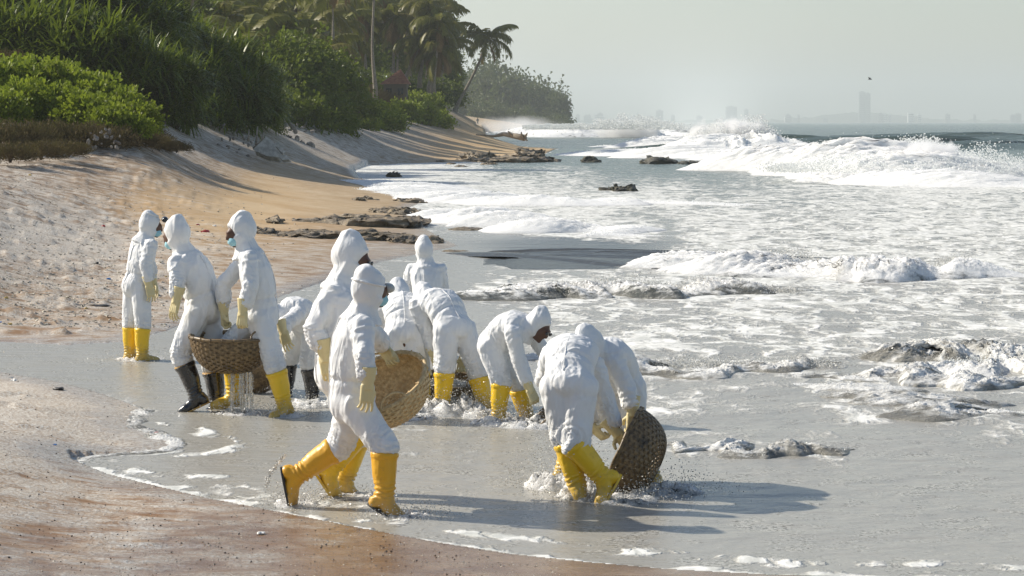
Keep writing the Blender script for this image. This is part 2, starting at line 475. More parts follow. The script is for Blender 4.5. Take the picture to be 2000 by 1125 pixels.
ctl3 = np.array(ctl3)
def _uv(x, y):
    y = np.maximum(y, 4.0)
    return np.stack([np.clip(x / y, -0.6, 0.6) * 6.0, np.log(y) * 1.6], 1)
_cu = _uv(ctl3[:, 0], ctl3[:, 1])
def _phi(r2):
    return 0.5 * r2 * np.log(r2 + 1e-9)
_n = len(ctl3)
_A = np.zeros((_n + 3, _n + 3))
_A[:_n, :_n] = _phi(((_cu[:, None] - _cu[None]) ** 2).sum(-1)) + np.eye(_n) * 0.02
_A[:_n, _n] = 1; _A[:_n, _n + 1:] = _cu
_A[_n:, :_n] = _A[:_n, _n:].T
_w = np.linalg.solve(_A, np.concatenate([ctl3[:, 2], np.zeros(3)]))
def land_z(x, y, sd=None, detail=True):
    x = np.atleast_1d(np.asarray(x, float)); y = np.atleast_1d(np.asarray(y, float))
    if sd is None: sd = shore_dist(x, y)
    uv = _uv(x, y)
    z = _w[_n] + uv @ _w[_n + 1:]
    for i in range(_n):
        z = z + _w[i] * _phi(((uv - _cu[i]) ** 2).sum(1))
    land = np.maximum(z, 0.006 + 0.025 * np.clip(sd, 0, 2) + 0.002 * np.clip(sd, 0, 40))
    sea = np.minimum(z, -0.02 - 0.02 * np.clip(-sd, 0, 60))
    z = np.where(sd > 0, land, sea)
    if detail:
        P = np.stack([x, y, np.zeros_like(x)], 1)
        on = sstep(0.0, 0.5, sd)
        z = z + on * 0.012 * fbm(P * [1.1, 2.2, 1], 4) + on * 0.05 * sstep(15, 60, y) * fbm(P * 0.35 + 9, 4)
        # low drifts of pellets with steep edges
        rid = fbm(P * [0.55, 1.7, 1] + 31, 4)
        z = z + on * sstep(0.12, 0.30, rid) * (0.010 + 0.045 * sstep(17, 30, y)) * sstep(-0.09, -0.14, x / np.maximum(y, 5)) * sstep(0.2, 1.2, sd) * (1 + 1.5 * fbm(P * [5, 9, 1], 3))
    return z
def land_z1(x, y):
    return float(land_z([x], [y], None, False)[0])

def fan_grid(ds, us):
    """grid of points over the ground: ds distances, us slopes x/d"""
    D, U = np.meshgrid(ds, us, indexing='ij')
    nr, nc = D.shape
    x = (D * U).ravel(); y = D.ravel()
    i = np.arange(nr * nc).reshape(nr, nc)
    f = np.stack([i[:-1, :-1], i[:-1, 1:], i[1:, 1:], i[1:, :-1]], -1).reshape(-1, 4)
    return x, y, f
def drop_unused(verts, faces, extra):
    used = np.zeros(len(verts), bool); used[faces.ravel()] = True
    idx = np.cumsum(used) - 1
    return verts[used], idx[faces], [e[used] for e in extra]
def blend_field(px, py, pts, pw=2.2, soft=45.0):
    """smooth field through scattered (px,py,value) notes"""
    num = np.zeros_like(px); den = np.zeros_like(px)
    for a, b, v in pts:
        w = 1.0 / (((px - a) * 0.55) ** 2 + (py - b) ** 2 + soft ** 2) ** pw
        num += w * v; den += w
    return num / den
def to_px(x, y, z):
    return 1000 + x / y * F_PX, HOR + (CAM_H - z) / y * F_PX

# --- beach
ds = np.concatenate([[2, 6, 9, 11], 1.0 / np.linspace(1 / 12.5, 1 / 1300, 560)])
us = np.concatenate([np.linspace(-0.9, -0.27, 40), np.linspace(-0.265, 0.10, 420), np.linspace(0.11, 0.5, 30)])
x, y, f = fan_grid(ds, us)
sd = shore_dist(x, y)
z = land_z(x, y, sd)
V = np.stack([x, y, z], 1)
px, py = to_px(x, y, z)
orange = blend_field(px, py, [(500, 400, 1), (700, 385, 1), (800, 380, .9), (300, 395, .8), (560, 345, .8), (420, 430, .9), (650, 350, .9), (950, 285, 1), (1050, 288, 1), (900, 260, .8), (850, 270, .7),
                              (0, 420, .15), (150, 440, .1), (0, 350, 0), (200, 350, .15), (400, 320, .3), (200, 500, .1), (450, 500, .35), (620, 480, .5), (600, 540, .2), (650, 290, .1), (750, 270, .1), (820, 300, .7), (300, 600, .25),
                              (0, 600, .2), (0, 800, .2), (0, 1000, .15), (300, 1050, .1), (600, 1100, .1), (0, 250, 0), (400, 250, 0), (100, 700, .2)])
pellet = blend_field(px, py, [(0, 450, .78), (150, 480, .8), (300, 480, .6), (0, 520, .6), (150, 560, .6), (50, 390, .55), (0, 350, .45), (200, 350, .35), (350, 520, .55), (550, 510, .5), (700, 520, .4),
                              (0, 600, .5), (200, 620, .55), (0, 760, .8), (120, 800, .9), (200, 850, .95), (60, 880, .85), (0, 850, .85), (0, 950, .52), (150, 960, .55), (300, 1000, .55), (0, 1080, .38), (400, 1060, .42), (700, 1090, .28), (1000, 1110, .15),
                              (500, 400, .02), (700, 385, 0), (400, 360, .3), (550, 345, .15), (950, 285, 0), (600, 300, .55), (700, 300, .6), (750, 285, .5), (850, 270, .3), (420, 310, .45), (350, 400, .25)])
wet = blend_field(px, py, [(0, 1125, .95), (400, 1100, 1), (800, 1100, 1), (1200, 1120, 1), (100, 1020, .8), (0, 950, .55), (200, 940, .55), (120, 830, .25), (0, 800, .3), (0, 690, .9), (150, 690, .9), (200, 640, .7), (0, 600, .55), (100, 560, .4),
                           (350, 560, .6), (550, 540, .7), (650, 500, .75), (750, 490, .9), (850, 480, 1), (450, 490, .4), (300, 470, .15), (0, 480, .1), (0, 400, 0), (300, 400, .05), (600, 400, .1), (760, 380, .3), (500, 330, 0), (900, 290, .1), (700, 300, .1)])
wet = np.maximum(wet, sstep(1.3, 0.1, sd) * 0.95)
wet = np.where(y > 160, wet * 0.3, wet)
dirt = blend_field(px, py, [(0, 280, 1), (200, 270, 1), (350, 270, .9), (450, 270, .8), (600, 250, .8), (800, 235, .8), (0, 340, .55), (200, 330, .4), (400, 330, .3), (600, 310, .45), (700, 300, .45), (0, 400, .35), (100, 380, .4), (300, 400, 0), (500, 380, 0), (0, 500, .1), (900, 280, 0), (0, 150, 1), (500, 150, 1), (800, 180, 1), (0, 700, 0), (500, 900, 0)])
me = np_mesh('beach', V, f)
for k, v in (('orange', orange), ('pellet', pellet), ('wet', wet), ('dirt', dirt)): attr(me, k, v)
tag(mk('beach', me, MAT_SAND), kind='structure')

CRESTS = []
def C_(*a, **k): CRESTS.append((a, k))
# near the beach
C_('billowing white burst under the tall plume of spray', [(1320, 293), (1400, 294), (1480, 294), (1545, 293)], 1.7, 2.5, 5, 1.3, (0.97, 1), seed=41, scale=0.45, ragged=0.7, wob=0.01, fuzz=2)
C_('white burst leaping from the great breaker', [(1715, 330), (1780, 334), (1850, 338), (1920, 342)], 1.3, 1.4, 3, 1.1, (0.97, 1), seed=42, scale=0.8, ragged=0.7, wob=0.01, fuzz=2)
C_('white burst against the far headland', [(1190, 266), (1230, 266), (1270, 266), (1300, 266)], 3.0, 3, 7, 1.1, (0.9, 1), seed=43, scale=0.35, ragged=0.8, wob=0.01)
C_('curled rim of grey foam and pellets left on the sand', [(140, 903), (190, 890), (260, 887), (330, 881), (352, 869), (312, 849), (264, 835), (256, 817), (292, 804), (240, 785)], 0.030, 0.09, 0.12, 1.8, (0.25, 0.6), seed=3, ragged=0.8, scale=18, name='foam_line', wob=0)
C_('low grey ripple running in past the tilted basket', [(1270, 872), (1350, 876), (1450, 884), (1560, 884), (1680, 880)], 0.085, 0.15, 0.35, 0.9, (0.25, 0.6), seed=4, scale=9)
C_('small broken grey wave behind the bent workers', [(1060, 690), (1150, 705), (1250, 722), (1350, 722), (1450, 720), (1600, 716), (1680, 712)], 0.15, 0.25, 0.7, 0.9, (0.25, 0.62), seed=5, scale=6)
C_('choppy foam wave running in from the sea edge', [(1540, 748), (1640, 752), (1750, 790), (1850, 812), (2050, 810)], 0.10, 0.3, 0.8, 1.3, (0.35, 0.62), seed=6, scale=4)
C_('low churned wave below the curling water', [(1560, 740), (1700, 735), (1850, 742), (2060, 750)], 0.12, 0.3, 0.8, 1.2, (0.35, 0.62), seed=16, scale=4)
C_('splashing line of grey water past the standing worker', [(880, 575), (960, 580), (1060, 575), (1160, 572), (1260, 572), (1400, 570), (1550, 562)], 0.24, 0.5, 1.2, 1.1, (0.25, 0.65), seed=7, scale=4)
C_('white tumbling wave with a low crest', [(1240, 507), (1350, 530), (1500, 540), (1620, 536), (1760, 538), (1900, 540), (2080, 540)], 0.42, 0.9, 2.0, 0.9, (0.62, 0.95), seed=8, scale=2.4)
C_('smooth dark wave face without foam', [(940, 512), (1030, 512), (1130, 508), (1200, 500), (1260, 490)], 0.13, 2.6, 2.5, 0.2, (0.0, 0.0), seed=9, ragged=0.15, scale=1.0, mat=MAT_DARKW, fuzz=0)
C_('white foam edge along the dark wave', [(830, 418), (900, 428), (1000, 440), (1090, 450), (1180, 452), (1290, 458), (1330, 462)], 0.34, 0.9, 1.8, 0.9, (0.8, 1), seed=10, scale=2.6)
C_('pale broken water before the dark rocks', [(700, 352), (780, 372), (880, 392), (1000, 396), (1100, 398), (1250, 395), (1400, 404)], 0.3, 1.2, 3.0, 0.9, (0.85, 1), seed=11, scale=1.6)
C_('foam wave sliding onto the sand spit', [(1130, 299), (1250, 301), (1400, 312), (1520, 316)], 0.7, 3, 6, 0.8, (0.9, 1), seed=12, scale=1.0)
# the water drawing over a ledge
C_('grey water curling over a ledge', [(1690, 690), (1730, 699), (1770, 705), (1850, 708), (1920, 704), (2000, 706), (2160, 706)], 0.24, 0.30, 1.6, 0.9, (0.22, 0.60), seed=13, ragged=0.75, scale=4.5, streaks=0.35, fuzz=1.2, wob=0.02)
C_('white wash at the foot of the curling water', [(1760, 714), (1840, 718), (1900, 722), (1980, 722), (2140, 722)], 0.12, 0.3, 0.5, 1.4, (0.6, 0.85), seed=14, scale=6)
# the big breakers
C_('great white breaker rolling in at the sea edge', [(1500, 322), (1600, 338), (1700, 350), (1800, 360), (1900, 366), (2100, 370)], 1.45, 2.6, 7.0, 0.95, (0.92, 1), seed=20, scale=0.9, ragged=0.5)
C_('foaming crest behind the great breaker', [(1640, 312), (1760, 318), (1850, 326), (2000, 332), (2150, 336)], 0.6, 2.4, 6.0, 0.9, (0.7, 0.95), seed=21, scale=0.9, ragged=0.6)
C_('white water at the foot of the tall plume of spray', [(1200, 286), (1300, 290), (1400, 292), (1500, 292), (1600, 292), (1690, 288)], 1.25, 4, 8, 0.9, (0.92, 1), seed=22, scale=0.8, ragged=0.6)
C_('far breaker crest against the headland', [(1030, 268), (1100, 267), (1180, 266), (1260, 266), (1330, 266), (1420, 266)], 2.3, 5, 10, 0.8, (0.55, 0.95), seed=23, scale=0.5, ragged=0.95)
C_('distant row of white crests off the headland', [(960, 262), (1040, 261), (1120, 260), (1210, 260), (1300, 259), (1400, 259)], 1.9, 8, 14, 0.9, (0.25, 0.85), seed=24, scale=0.4, ragged=1.0)
C_('green swell lifting before it breaks', [(1500, 285), (1600, 284), (1750, 290), (1900, 292), (2150, 294)], 1.0, 9, 12, 0.25, (0.0, 0.25), seed=25, scale=0.4, ragged=0.6, mat=MAT_GREENW, fuzz=0)
C_('thin white crest on the grey green sea', [(1600, 268), (1750, 269), (1900, 272), (2150, 274)], 1.2, 9, 14, 0.3, (0.0, 0.35), seed=26, scale=0.3, ragged=0.7, mat=MAT_GREENW, fuzz=0)


# --- sea
ds = np.concatenate([F_PX * CAM_H / np.arange(1230, 256, -1.35) if False else F_PX * CAM_H / (np.arange(1230, 256, -1.35) - HOR), np.geomspace(790, 11500, 46)])
us = np.concatenate([np.linspace(-0.55, -0.245, 16), np.linspace(-0.24, 0.24, 560), np.linspace(0.25, 0.6, 24)])
x, y, f = fan_grid(ds, us)
sd = shore_dist(x, y)
P = np.stack([x, y, np.zeros_like(x)], 1)
off = np.clip(-sd, 0, None)
chop = fbm(P * [0.5, 0.9, 1], 4) * 0.05 * sstep(1.0, 9, off) + fbm(P * [0.16, 0.33, 1] + 3, 3) * 0.20 * sstep(10, 40, off)
swell = np.sin(y * 2 * math.pi / 34 + 3.0 * noise3(P * [0.011, 0.02, 1]) * 3 + x * 0.02) * 0.45 * sstep(60, 260, off) * (y < 640)
z = 0.0 + chop + swell * (0.55 + noise3(P * [0.02, 0.03, 1] + 5)) + 0.012 * fbm(P * [2.2, 3.5, 1], 3) * sstep(0.3, 2, off)
z = np.where(y > 790, 0.15 * z, z)
px, py = to_px(x, y, np.zeros_like(x))
foam = blend_field(px, py, [(1000, 1000, .12), (1600, 1040, .08), (1900, 960, .10), (1700, 900, .13), (1450, 830, .26), (1900, 800, .42), (1700, 780, .46), (1300, 760, .40), (1500, 650, .50), (1750, 620, .56), (1300, 620, .58), (1100, 580, .54),
                            (1500, 560, .62), (1900, 560, .62), (1000, 520, .3), (1050, 480, .0), (1150, 475, .0), (1250, 478, .02), (980, 470, .1), (930, 540, .2), (1400, 450, .74), (1700, 430, .68), (1900, 420, .68), (1120, 425, .9), (930, 400, .75), (1000, 370, .85), (950, 440, .25), (1300, 370, .68), (1600, 400, .58),
                            (1100, 340, .62), (800, 335, .9), (900, 350, .75), (1300, 335, .25), (1400, 322, .3), (1100, 302, .1), (1000, 320, .3), (1200, 300, .2), (1500, 335, .5), (1800, 350, .9), (1600, 300, .7), (1800, 275, .06), (1600, 262, .06), (1350, 275, .7), (1250, 262, .35), (1100, 258, .5), (1900, 255, .04), (1700, 245, .05), (1100, 245, .2),
                            (700, 950, .20), (500, 880, .16), (900, 830, .3), (200, 700, .18), (0, 690, .15), (300, 700, .2), (600, 760, .2), (1050, 900, .16), (750, 620, .3), (850, 560, .2), (1500, 870, .18), (1950, 700, .5)], soft=30)
foam = np.maximum(foam, sstep(0.07 + 0.34 * np.clip(0.40 + 1.7 * fbm(P * [1.7, 1.7, 1], 4), 0, 1.2), 0.0, off) * 0.9 * (off > 0) * (0.25 + 0.75 * sstep(22, 20, y) + 0.6 * sstep(70, 90, y)))
for a_, k_ in CRESTS:
    if k_.get('name') == 'foam_line' or a_[6][1] < 0.5: continue
    pp = np.array(a_[1], float); o_ = np.argsort(pp[:, 0]); pp = pp[o_]
    cy = np.interp(px, pp[:, 0], pp[:, 1]); L_ = pp[-1, 0] - pp[0, 0]
    inx = sstep(pp[0, 0] - 0.05 * L_, pp[0, 0] + 0.15 * L_, px) * sstep(pp[-1, 0] + 0.05 * L_, pp[-1, 0] - 0.15 * L_, px)
    near_ = 0.55 if pp[:, 1].mean() > 600 else 1.0
    th = (cy - HOR) * 0.16 * near_
    dv = (cy - py) / th
    bst = np.where(dv > 0, np.exp(-(dv / 1.3) ** 2), np.exp(-(dv / 0.6) ** 2)) * inx * (0.35 + 0.55 * a_[6][1])
    foam = np.maximum(foam, bst * 0.95 * (0.72 if near_ < 1 else 1.0))
lace = fbm(P * [2.6, 1.6, 1] + 50, 5, gain=.6)
foam = foam - 0.05 * (foam > 0.3)
foam = np.maximum(foam, (y < 23) * np.exp(-((off - 0.45 - 0.5 * noise3(P * 0.9)) / 0.18) ** 2) * np.clip(0.45 + 1.2 * lace, 0, .6))
silt = sstep(150, 26, y) * 0.9 + 0.1 * sstep(400, 100, y)
dark = np.exp(-(((px - 1120) / 190) ** 2 + ((py - 480) / 24) ** 2) ** 2)
keep = (sd[f] < 0.5).any(1)
V, f, (foam, silt, dark) = drop_unused(np.stack([x, y, z], 1), f[keep], [foam, silt, dark])
me = np_mesh('sea', V, f)
for k, v in (('foam', foam), ('silt', silt), ('dark', dark)): attr(me, k, v)
tag(mk('sea', me, MAT_WATER), kind='structure')

# ------------------------------------------------------------------ breaking waves: strips of turbulent water along a crest line
def crest(label, pts, hgt, wf, wb, lump, white=(1, 1), n_u=None, base_z=0.0, seed=0, ragged=0.5, scale=None, name='breaking_wave', curl=0.0, streaks=0.0, mat=None, fuzz=1.0, wob=0.05):
    """pts: (px, py) foot of the front; hgt height m; wf front width, wb back width; white: (foot, crest) whiteness"""
    P = np.array([tuple(Gp(a, b, base_z)) for a, b in pts])
    seg = np.linalg.norm(np.diff(P, axis=0), axis=1); s = np.concatenate([[0], np.cumsum(seg)])
    L = s[-1]
    dm = P[:, 1].mean()
    step = max(dm / F_PX * 2.2, 0.012)
    nu = n_u or int(min(900, L / step)) + 2
    u = np.linspace(0, L, nu)
    C = np.stack([np.interp(u, s, P[:, i]) for i in range(3)], 1)
    k = max(3, nu // 40) | 1
    pad = np.pad(C, ((k, k), (0, 0)), 'edge'); ker = np.ones(2 * k + 1) / (2 * k + 1)
    C = np.stack([np.convolve(pad[:, i], ker, 'valid') for i in range(3)], 1)
    T = np.gradient(C, axis=0); T[:, 2] = 0; T /= np.linalg.norm(T, axis=1)[:, None] + 1e-9
    N = np.stack([-T[:, 1], T[:, 0], np.zeros(nu)], 1)
    N *= np.sign(N[:, 1:2].mean())            # points away from the viewer's beach, out to sea
    prof = [(-1.15, -0.04), (-1.0, 0.03), (-0.88, 0.15), (-0.76, 0.36), (-0.60, 0.60), (-0.45, 0.82), (-0.28, 0.93), (-0.1, 0.99), (0.1, 1.0), (0.25, 0.93), (0.42, 0.76), (0.6, 0.5), (0.8, 0.22), (1.0, -0.12)]
    env = sstep(0, 0.28 * L, np.minimum(u, L - u)) ** 0.8
    gaps = fbm(np.stack([u / L * 9, np.full(nu, seed * 3.1), np.zeros(nu)], 1), 3)
    env = env * np.clip(1.0 + 1.1 * gaps, 0.15, 1.3)
    q = np.stack([u / max(hgt * 4, 0.3), np.full(nu, seed * 7.7), np.zeros(nu)], 1)
    hgt = hgt * 0.66; lump = lump * (0.20 if dm > 60 else 0.30); wf = wf * 1.7
    hv = hgt * env * (1 - ragged + ragged * 1.6 * np.clip(0.55 + fbm(q, 4) * 1.3, 0, 1.4))
    C = C - N * (wob * dm * noise3(np.stack([u / L * 6, np.full(nu, seed * 4.3), np.zeros(nu)], 1)) + 1.2 * wf * noise3(np.stack([u / (wf * 5), np.full(nu, seed * 1.3), np.zeros(nu)], 1)) + 0.5 * wf * noise3(np.stack([u / (wf * 1.2), np.full(nu, seed * 2.3), np.zeros(nu)], 1)))[:, None]
    rows, wh = [], []
    for a, h in prof:
        wgt = wf if a < 0 else wb
        shift = -curl * hgt * max(0.0, h) ** 2 if a > -0.9 else 0
        rows.append(C + N * (a * wgt * (0.35 + 0.65 * env[:, None]) + shift) + np.array([0, 0, 1]) * (h * hv - (0.07 if abs(a) >= 1.0 else 0.0) * min(1.0, hgt * 8))[:, None])
        wh.append(np.full(nu, white[0] + (white[1] - white[0]) * max(0, h)))
    m = len(prof)
    # refine across
    rows = np.array(rows); wh = np.array(wh)
    tt = np.linspace(0, m - 1, m * 3); i0 = np.minimum(tt.astype(int), m - 2); fr = (tt - i0)[:, None]
    wh = wh[i0] * (1 - fr) + wh[i0 + 1] * fr
    rows = rows[i0] * (1 - fr[:, :, None]) + rows[i0 + 1] * fr[:, :, None]
    m = len(tt)
    V = rows.reshape(-1, 3)
    sc = (scale or 1.6 / max(hgt, 0.05)) * 3.2
    nz = np.stack([fbm(V * sc * [0.8, 1, 1] + 13 * j + seed, 5, gain=0.7) for j in range(3)], 1)
    amp = lump * hgt * np.tile(env, m)[:, None] * np.repeat(np.clip(np.array([h for a, h in prof])[np.round(tt).astype(int)], 0.15, 1), nu)[:, None]
    V = V + nz * amp * [1, 1, 1.25]
    idx = np.arange(m * nu).reshape(m, nu)
    fc = np.stack([idx[:-1, :-1], idx[:-1, 1:], idx[1:, 1:], idx[1:, :-1]], -1).reshape(-1, 4)
    me = np_mesh(name, V, fc)
    wv = wh.ravel() + 0.25 * fbm(V * sc * 0.5 + 40, 3)
    if streaks: wv = wv + streaks * np.tile(np.clip(noise3(np.stack([u * 9 + 3 * noise3(np.stack([u, u * 0, u * 0], 1)), np.full(nu, 3.3), np.zeros(nu)], 1)) * 3, -.3, 1), m)
    attr(me, 'white', np.clip(wv, 0, 1))
    tag(mk(name, me, mat or (MAT_FOAM if dm > 36 else MAT_NEARFOAM)), label, 'wave', kind='stuff')
    if fuzz and hgt > 0.05 and white[1] > 0.3:
        nf = int(min(9000, 2.2 * nu * fuzz)); ii = rng.integers(0, nu, nf); jj = rng.choice(np.arange(m)[(np.round(tt) >= 4) & (np.round(tt) <= 10)], nf)
        base = V[idx[jj, ii]] ; up_ = np.abs(rng.normal(size=nf)) * 0.16 * hgt * env[ii]
        pos = base + rng.normal(size=(nf, 3)) * [0.10 * hgt, 0.10 * hgt, 0.05 * hgt] + np.stack([0 * up_, 0 * up_, up_], 1)
        drops('spray', 'drops tossed from the ' + label.replace('grey ', ''), pos, dm / F_PX * 1.1 * (0.5 + rng.random(nf)), MAT_SPRAY if white[1] > .75 else MAT_SPLASH)
    return C, N, hv

TET = np.array([(1, 1, 1), (1, -1, -1), (-1, 1, -1), (-1, -1, 1)], float) * 0.6
TETF = np.array([(0, 1, 2), (0, 3, 1), (0, 2, 3), (1, 3, 2)])
def drops(name, label, pos, size, mat, cat='spray', stretch=None):
    """cloud of water drops as one mass"""
    n = len(pos)
    q = rng.normal(size=(n, 4)); q /= np.linalg.norm(q, axis=1)[:, None]
    a, b, c, d = q.T
    Rm = np.stack([1 - 2 * (c * c + d * d), 2 * (b * c - a * d), 2 * (b * d + a * c), 2 * (b * c + a * d), 1 - 2 * (b * b + d * d), 2 * (c * d - a * b), 2 * (b * d - a * c), 2 * (c * d + a * b), 1 - 2 * (b * b + c * c)], 1).reshape(n, 3, 3)
    loc = np.einsum('nij,kj->nki', Rm, TET) * np.asarray(size)[:, None, None]
    if stretch is not None: loc = loc * stretch
    V = (pos[:, None] + loc).reshape(-1, 3)
    Fc = (TETF[None] + 4 * np.arange(n)[:, None, None]).reshape(-1, 3)
    o = mk(name, np_mesh(name, V, Fc, False), mat)
    return tag(o, label, cat, kind='stuff')

for a_, k_ in CRESTS: crest(*a_, **k_)

def plume(label, px0, px1, py, d, top, n, size, lean=0.0, name='spray', mat=None, power=1.6, width=2.0):
    """spray thrown up by a breaker: drops thinning with height, with jets of different reach"""
    a, b = Wp(px0, py, d), Wp(px1, py, d)
    u = rng.random(n); cl = np.clip(u, 0, 1)
    env = np.interp(cl, np.linspace(0, 1, len(top)), top)
    jag = 0.55 + 0.75 * np.clip(0.5 + fbm(np.stack([u * 14, np.full(n, py * 0.1), np.zeros(n)], 1), 4) * 1.2, 0, 1.3)
    hgt = env * jag * rng.random(n) ** power
    pos = np.stack([a.x + (b.x - a.x) * u + rng.normal(size=n) * 0.02 * (b.x - a.x) + lean * hgt, d + rng.normal(size=n) * width, a.z + hgt], 1)
    return drops(name, label, pos, size * (0.5 + rng.random(n)), mat or MAT_SPRAY)
plume('tall plume of white spray thrown up by the breaking wave', 1330, 1530, 285, 270, [0.3, 1.3, 2.3, 2.9, 3.2, 2.6, 0.6], 12000, 0.085, lean=-0.25, power=1.3, width=3)
plume('burst of white spray above the great breaker', 1720, 1900, 322, 135, [0.2, 0.9, 1.6, 1.3, 1.0, 0.3], 9000, 0.045, lean=-0.2, power=1.3)
plume('fringe of spray along the great breaker', 1500, 2060, 335, 116, [0.3, 0.5, 0.8, 0.6, 0.9, 1.0, 1.0, 0.9], 9000, 0.035, power=1.2)
plume('spray over the far breakers by the headland', 1030, 1330, 252, 430, [0.6, 1.0, 0.8, 1.6, 2.6, 2.0, 1.0], 8000, 0.12, lean=-0.3, power=1.2, width=6)
plume('splash bursting out of the white tumbling wave', 1430, 1640, 532, 46.5, [0.1, 0.3, 0.42, 0.34, 0.15], 5000, 0.010, mat=MAT_SPLASH, width=0.35)
plume('splash at the end of the white tumbling wave', 1790, 1930, 532, 46.5, [0.1, 0.25, 0.3, 0.1], 3000, 0.010, mat=MAT_SPLASH, width=0.35)
plume('jets of grey water along the splashing line', 1050, 1560, 568, 40.5, [0.06, 0.2, 0.26, 0.18, 0.2, 0.1, 0.06], 9000, 0.008, mat=MAT_SPLASH, width=0.25)
plume('grey drops jumping from the broken wave', 1180, 1640, 716, 28.2, [0.05, 0.10, 0.12, 0.10, 0.14, 0.06], 5000, 0.006, mat=MAT_SPLASH, width=0.12)
plume('white drops below the curling water', 1840, 2040, 716, 28.2, [0.05, 0.14, 0.12, 0.1], 2500, 0.006, width=0.15)

def spray_cloud(label, px0, px1, py, d, hgt, depth, dens, scale, lean=0.0):
    """soft body of fine spray: a lumpy closed hull filled with drifting droplets"""
    a, b = Wp(px0, py, d), Wp(px1, py, d)
    w = (b.x - a.x) / 2
    mb = MB(); mb.ellipsoid((0, 0, 0), ((1, 0, 0), (0, 1, 0), (0, 0, 1)), 24, 16)
    me = mb.mesh('spray_cloud'); co = get_co(me)
    set_co(me, co * (1 + 0.25 * fbm(co * 1.7 + px0, 3))[:, None] * [w, depth / 2, hgt])
    t = NT('fine_spray'); t.t.nodes.remove(t.b)
    O = t.objc()
    sx = t.n('ShaderNodeSeparateXYZ'); t.l(O, sx.inputs[0])
    r = t.n('ShaderNodeVectorMath', operation='LENGTH'); t.l(t.mapv(O, (1 / w, 2 / depth, 1 / hgt)), r.inputs[0])
    n = t.noise(t.mapv(O, (1, 1, 0.6)), scale, 5, 0.65, 0.6)
    q = t.math('SUBTRACT', t.math('ADD', t.math('MULTIPLY', n, 2.2), 0.0), t.math('MULTIPLY', r.outputs['Value'], 1.15))
    dn = t.math('MULTIPLY', t.ramp(q, 0.0, 0.75), dens)
    pv = t.n('ShaderNodeVolumePrincipled'); pv.inputs['Color'].default_value = (1, 1, 1, 1); t.l(dn, pv.inputs['Density']); pv.inputs['Anisotropy'].default_value = 0.2
    t.l(pv.outputs[0], t.t.nodes['Material Output'].inputs['Volume'])
    o = mk('spray_cloud', me, t.m); o.location = ((a.x + b.x) / 2, d, a.z)
    tag(o, label, 'spray', kind='stuff')
spray_cloud('soft white cloud of spray standing over the breaking wave', 1325, 1525, 284, 268, 3.2, 7, 3.5, 0.55)
spray_cloud('soft white cloud of spray over the great breaker', 1700, 1900, 328, 128, 1.6, 4, 5.0, 1.1)
spray_cloud('soft spray drifting over the far breakers by the headland', 1150, 1300, 258, 440, 2.6, 14, 0.8, 0.35)
spray_cloud('thin mist along the foot of the headland', 900, 1120, 252, 620, 3.6, 60, 0.05, 0.12)
# ------------------------------------------------------------------ vegetation
def leaf_mat(name, c0, c1, c2, trans=0.25, rough=0.5):
    t = NT(name)
    a = t.at('tint')
    r = t.rnd()
    c = t.mix(a, c0, c1)
    c = t.mix(t.math('MULTIPLY', r, 0.55), c, c2)
    t.out(c, rough, **{'Specular_IOR_Level': 0.22})
    tr = t.n('ShaderNodeBsdfTranslucent'); t.l(t.mix(0.5, c, (0.20, 0.26, 0.03), 'MIX'), tr.inputs[0])
    mx = t.n('ShaderNodeMixShader'); mx.inputs[0].default_value = trans
    t.l(t.b.outputs[0], mx.inputs[1]); t.l(tr.outputs[0], mx.inputs[2]); t.l(mx.outputs[0], t.t.nodes['Material Output'].inputs['Surface'])
    return t.m
M_BRIGHT = leaf_mat('bright_shrub_leaf', (0.10, 0.155, 0.010), (0.34, 0.40, 0.025), (0.18, 0.21, 0.018), 0.4)
M_DARK = leaf_mat('screw_pine_leaf', (0.032, 0.058, 0.005), (0.20, 0.25, 0.02), (0.065, 0.10, 0.008), 0.35, 0.35)
M_BUSH = leaf_mat('bush_leaf', (0.034, 0.058, 0.005), (0.18, 0.22, 0.018), (0.075, 0.105, 0.010), 0.35)
M_PALM = leaf_mat('palm_frond_leaf', (0.050, 0.060, 0.008), (0.225, 0.21, 0.032), (0.14, 0.11, 0.02), 0.25, 0.45)
M_DEAD = leaf_mat('dead_palm_frond', (0.14, 0.085, 0.035), (0.30, 0.19, 0.08), (0.20, 0.12, 0.05), 0.15, 0.8)
M_DRY = leaf_mat('dry_grass_blade', (0.085, 0.058, 0.026), (0.21, 0.145, 0.07), (0.13, 0.095, 0.045), 0.1, 0.9)
M_FAR = leaf_mat('headland_tree_leaf', (0.036, 0.055, 0.016), (0.11, 0.14, 0.04), (0.085, 0.10, 0.035), 0.2)
def bark(name, a, b, sc=6):
    t = NT(name); O = t.objc()
    n = t.noise(t.mapv(O, (3, 3, 1)), sc, 5, 0.65)
    return t.out(t.mix(t.ramp(n, 0.3, 0.7), a, b), 0.9, t.bump(n, 0.5, 0.03))
M_TRUNK = bark('palm_trunk_bark', (0.15, 0.125, 0.095), (0.32, 0.28, 0.22))
M_STEM = bark('shrub_stem_bark', (0.07, 0.05, 0.035), (0.15, 0.11, 0.075))

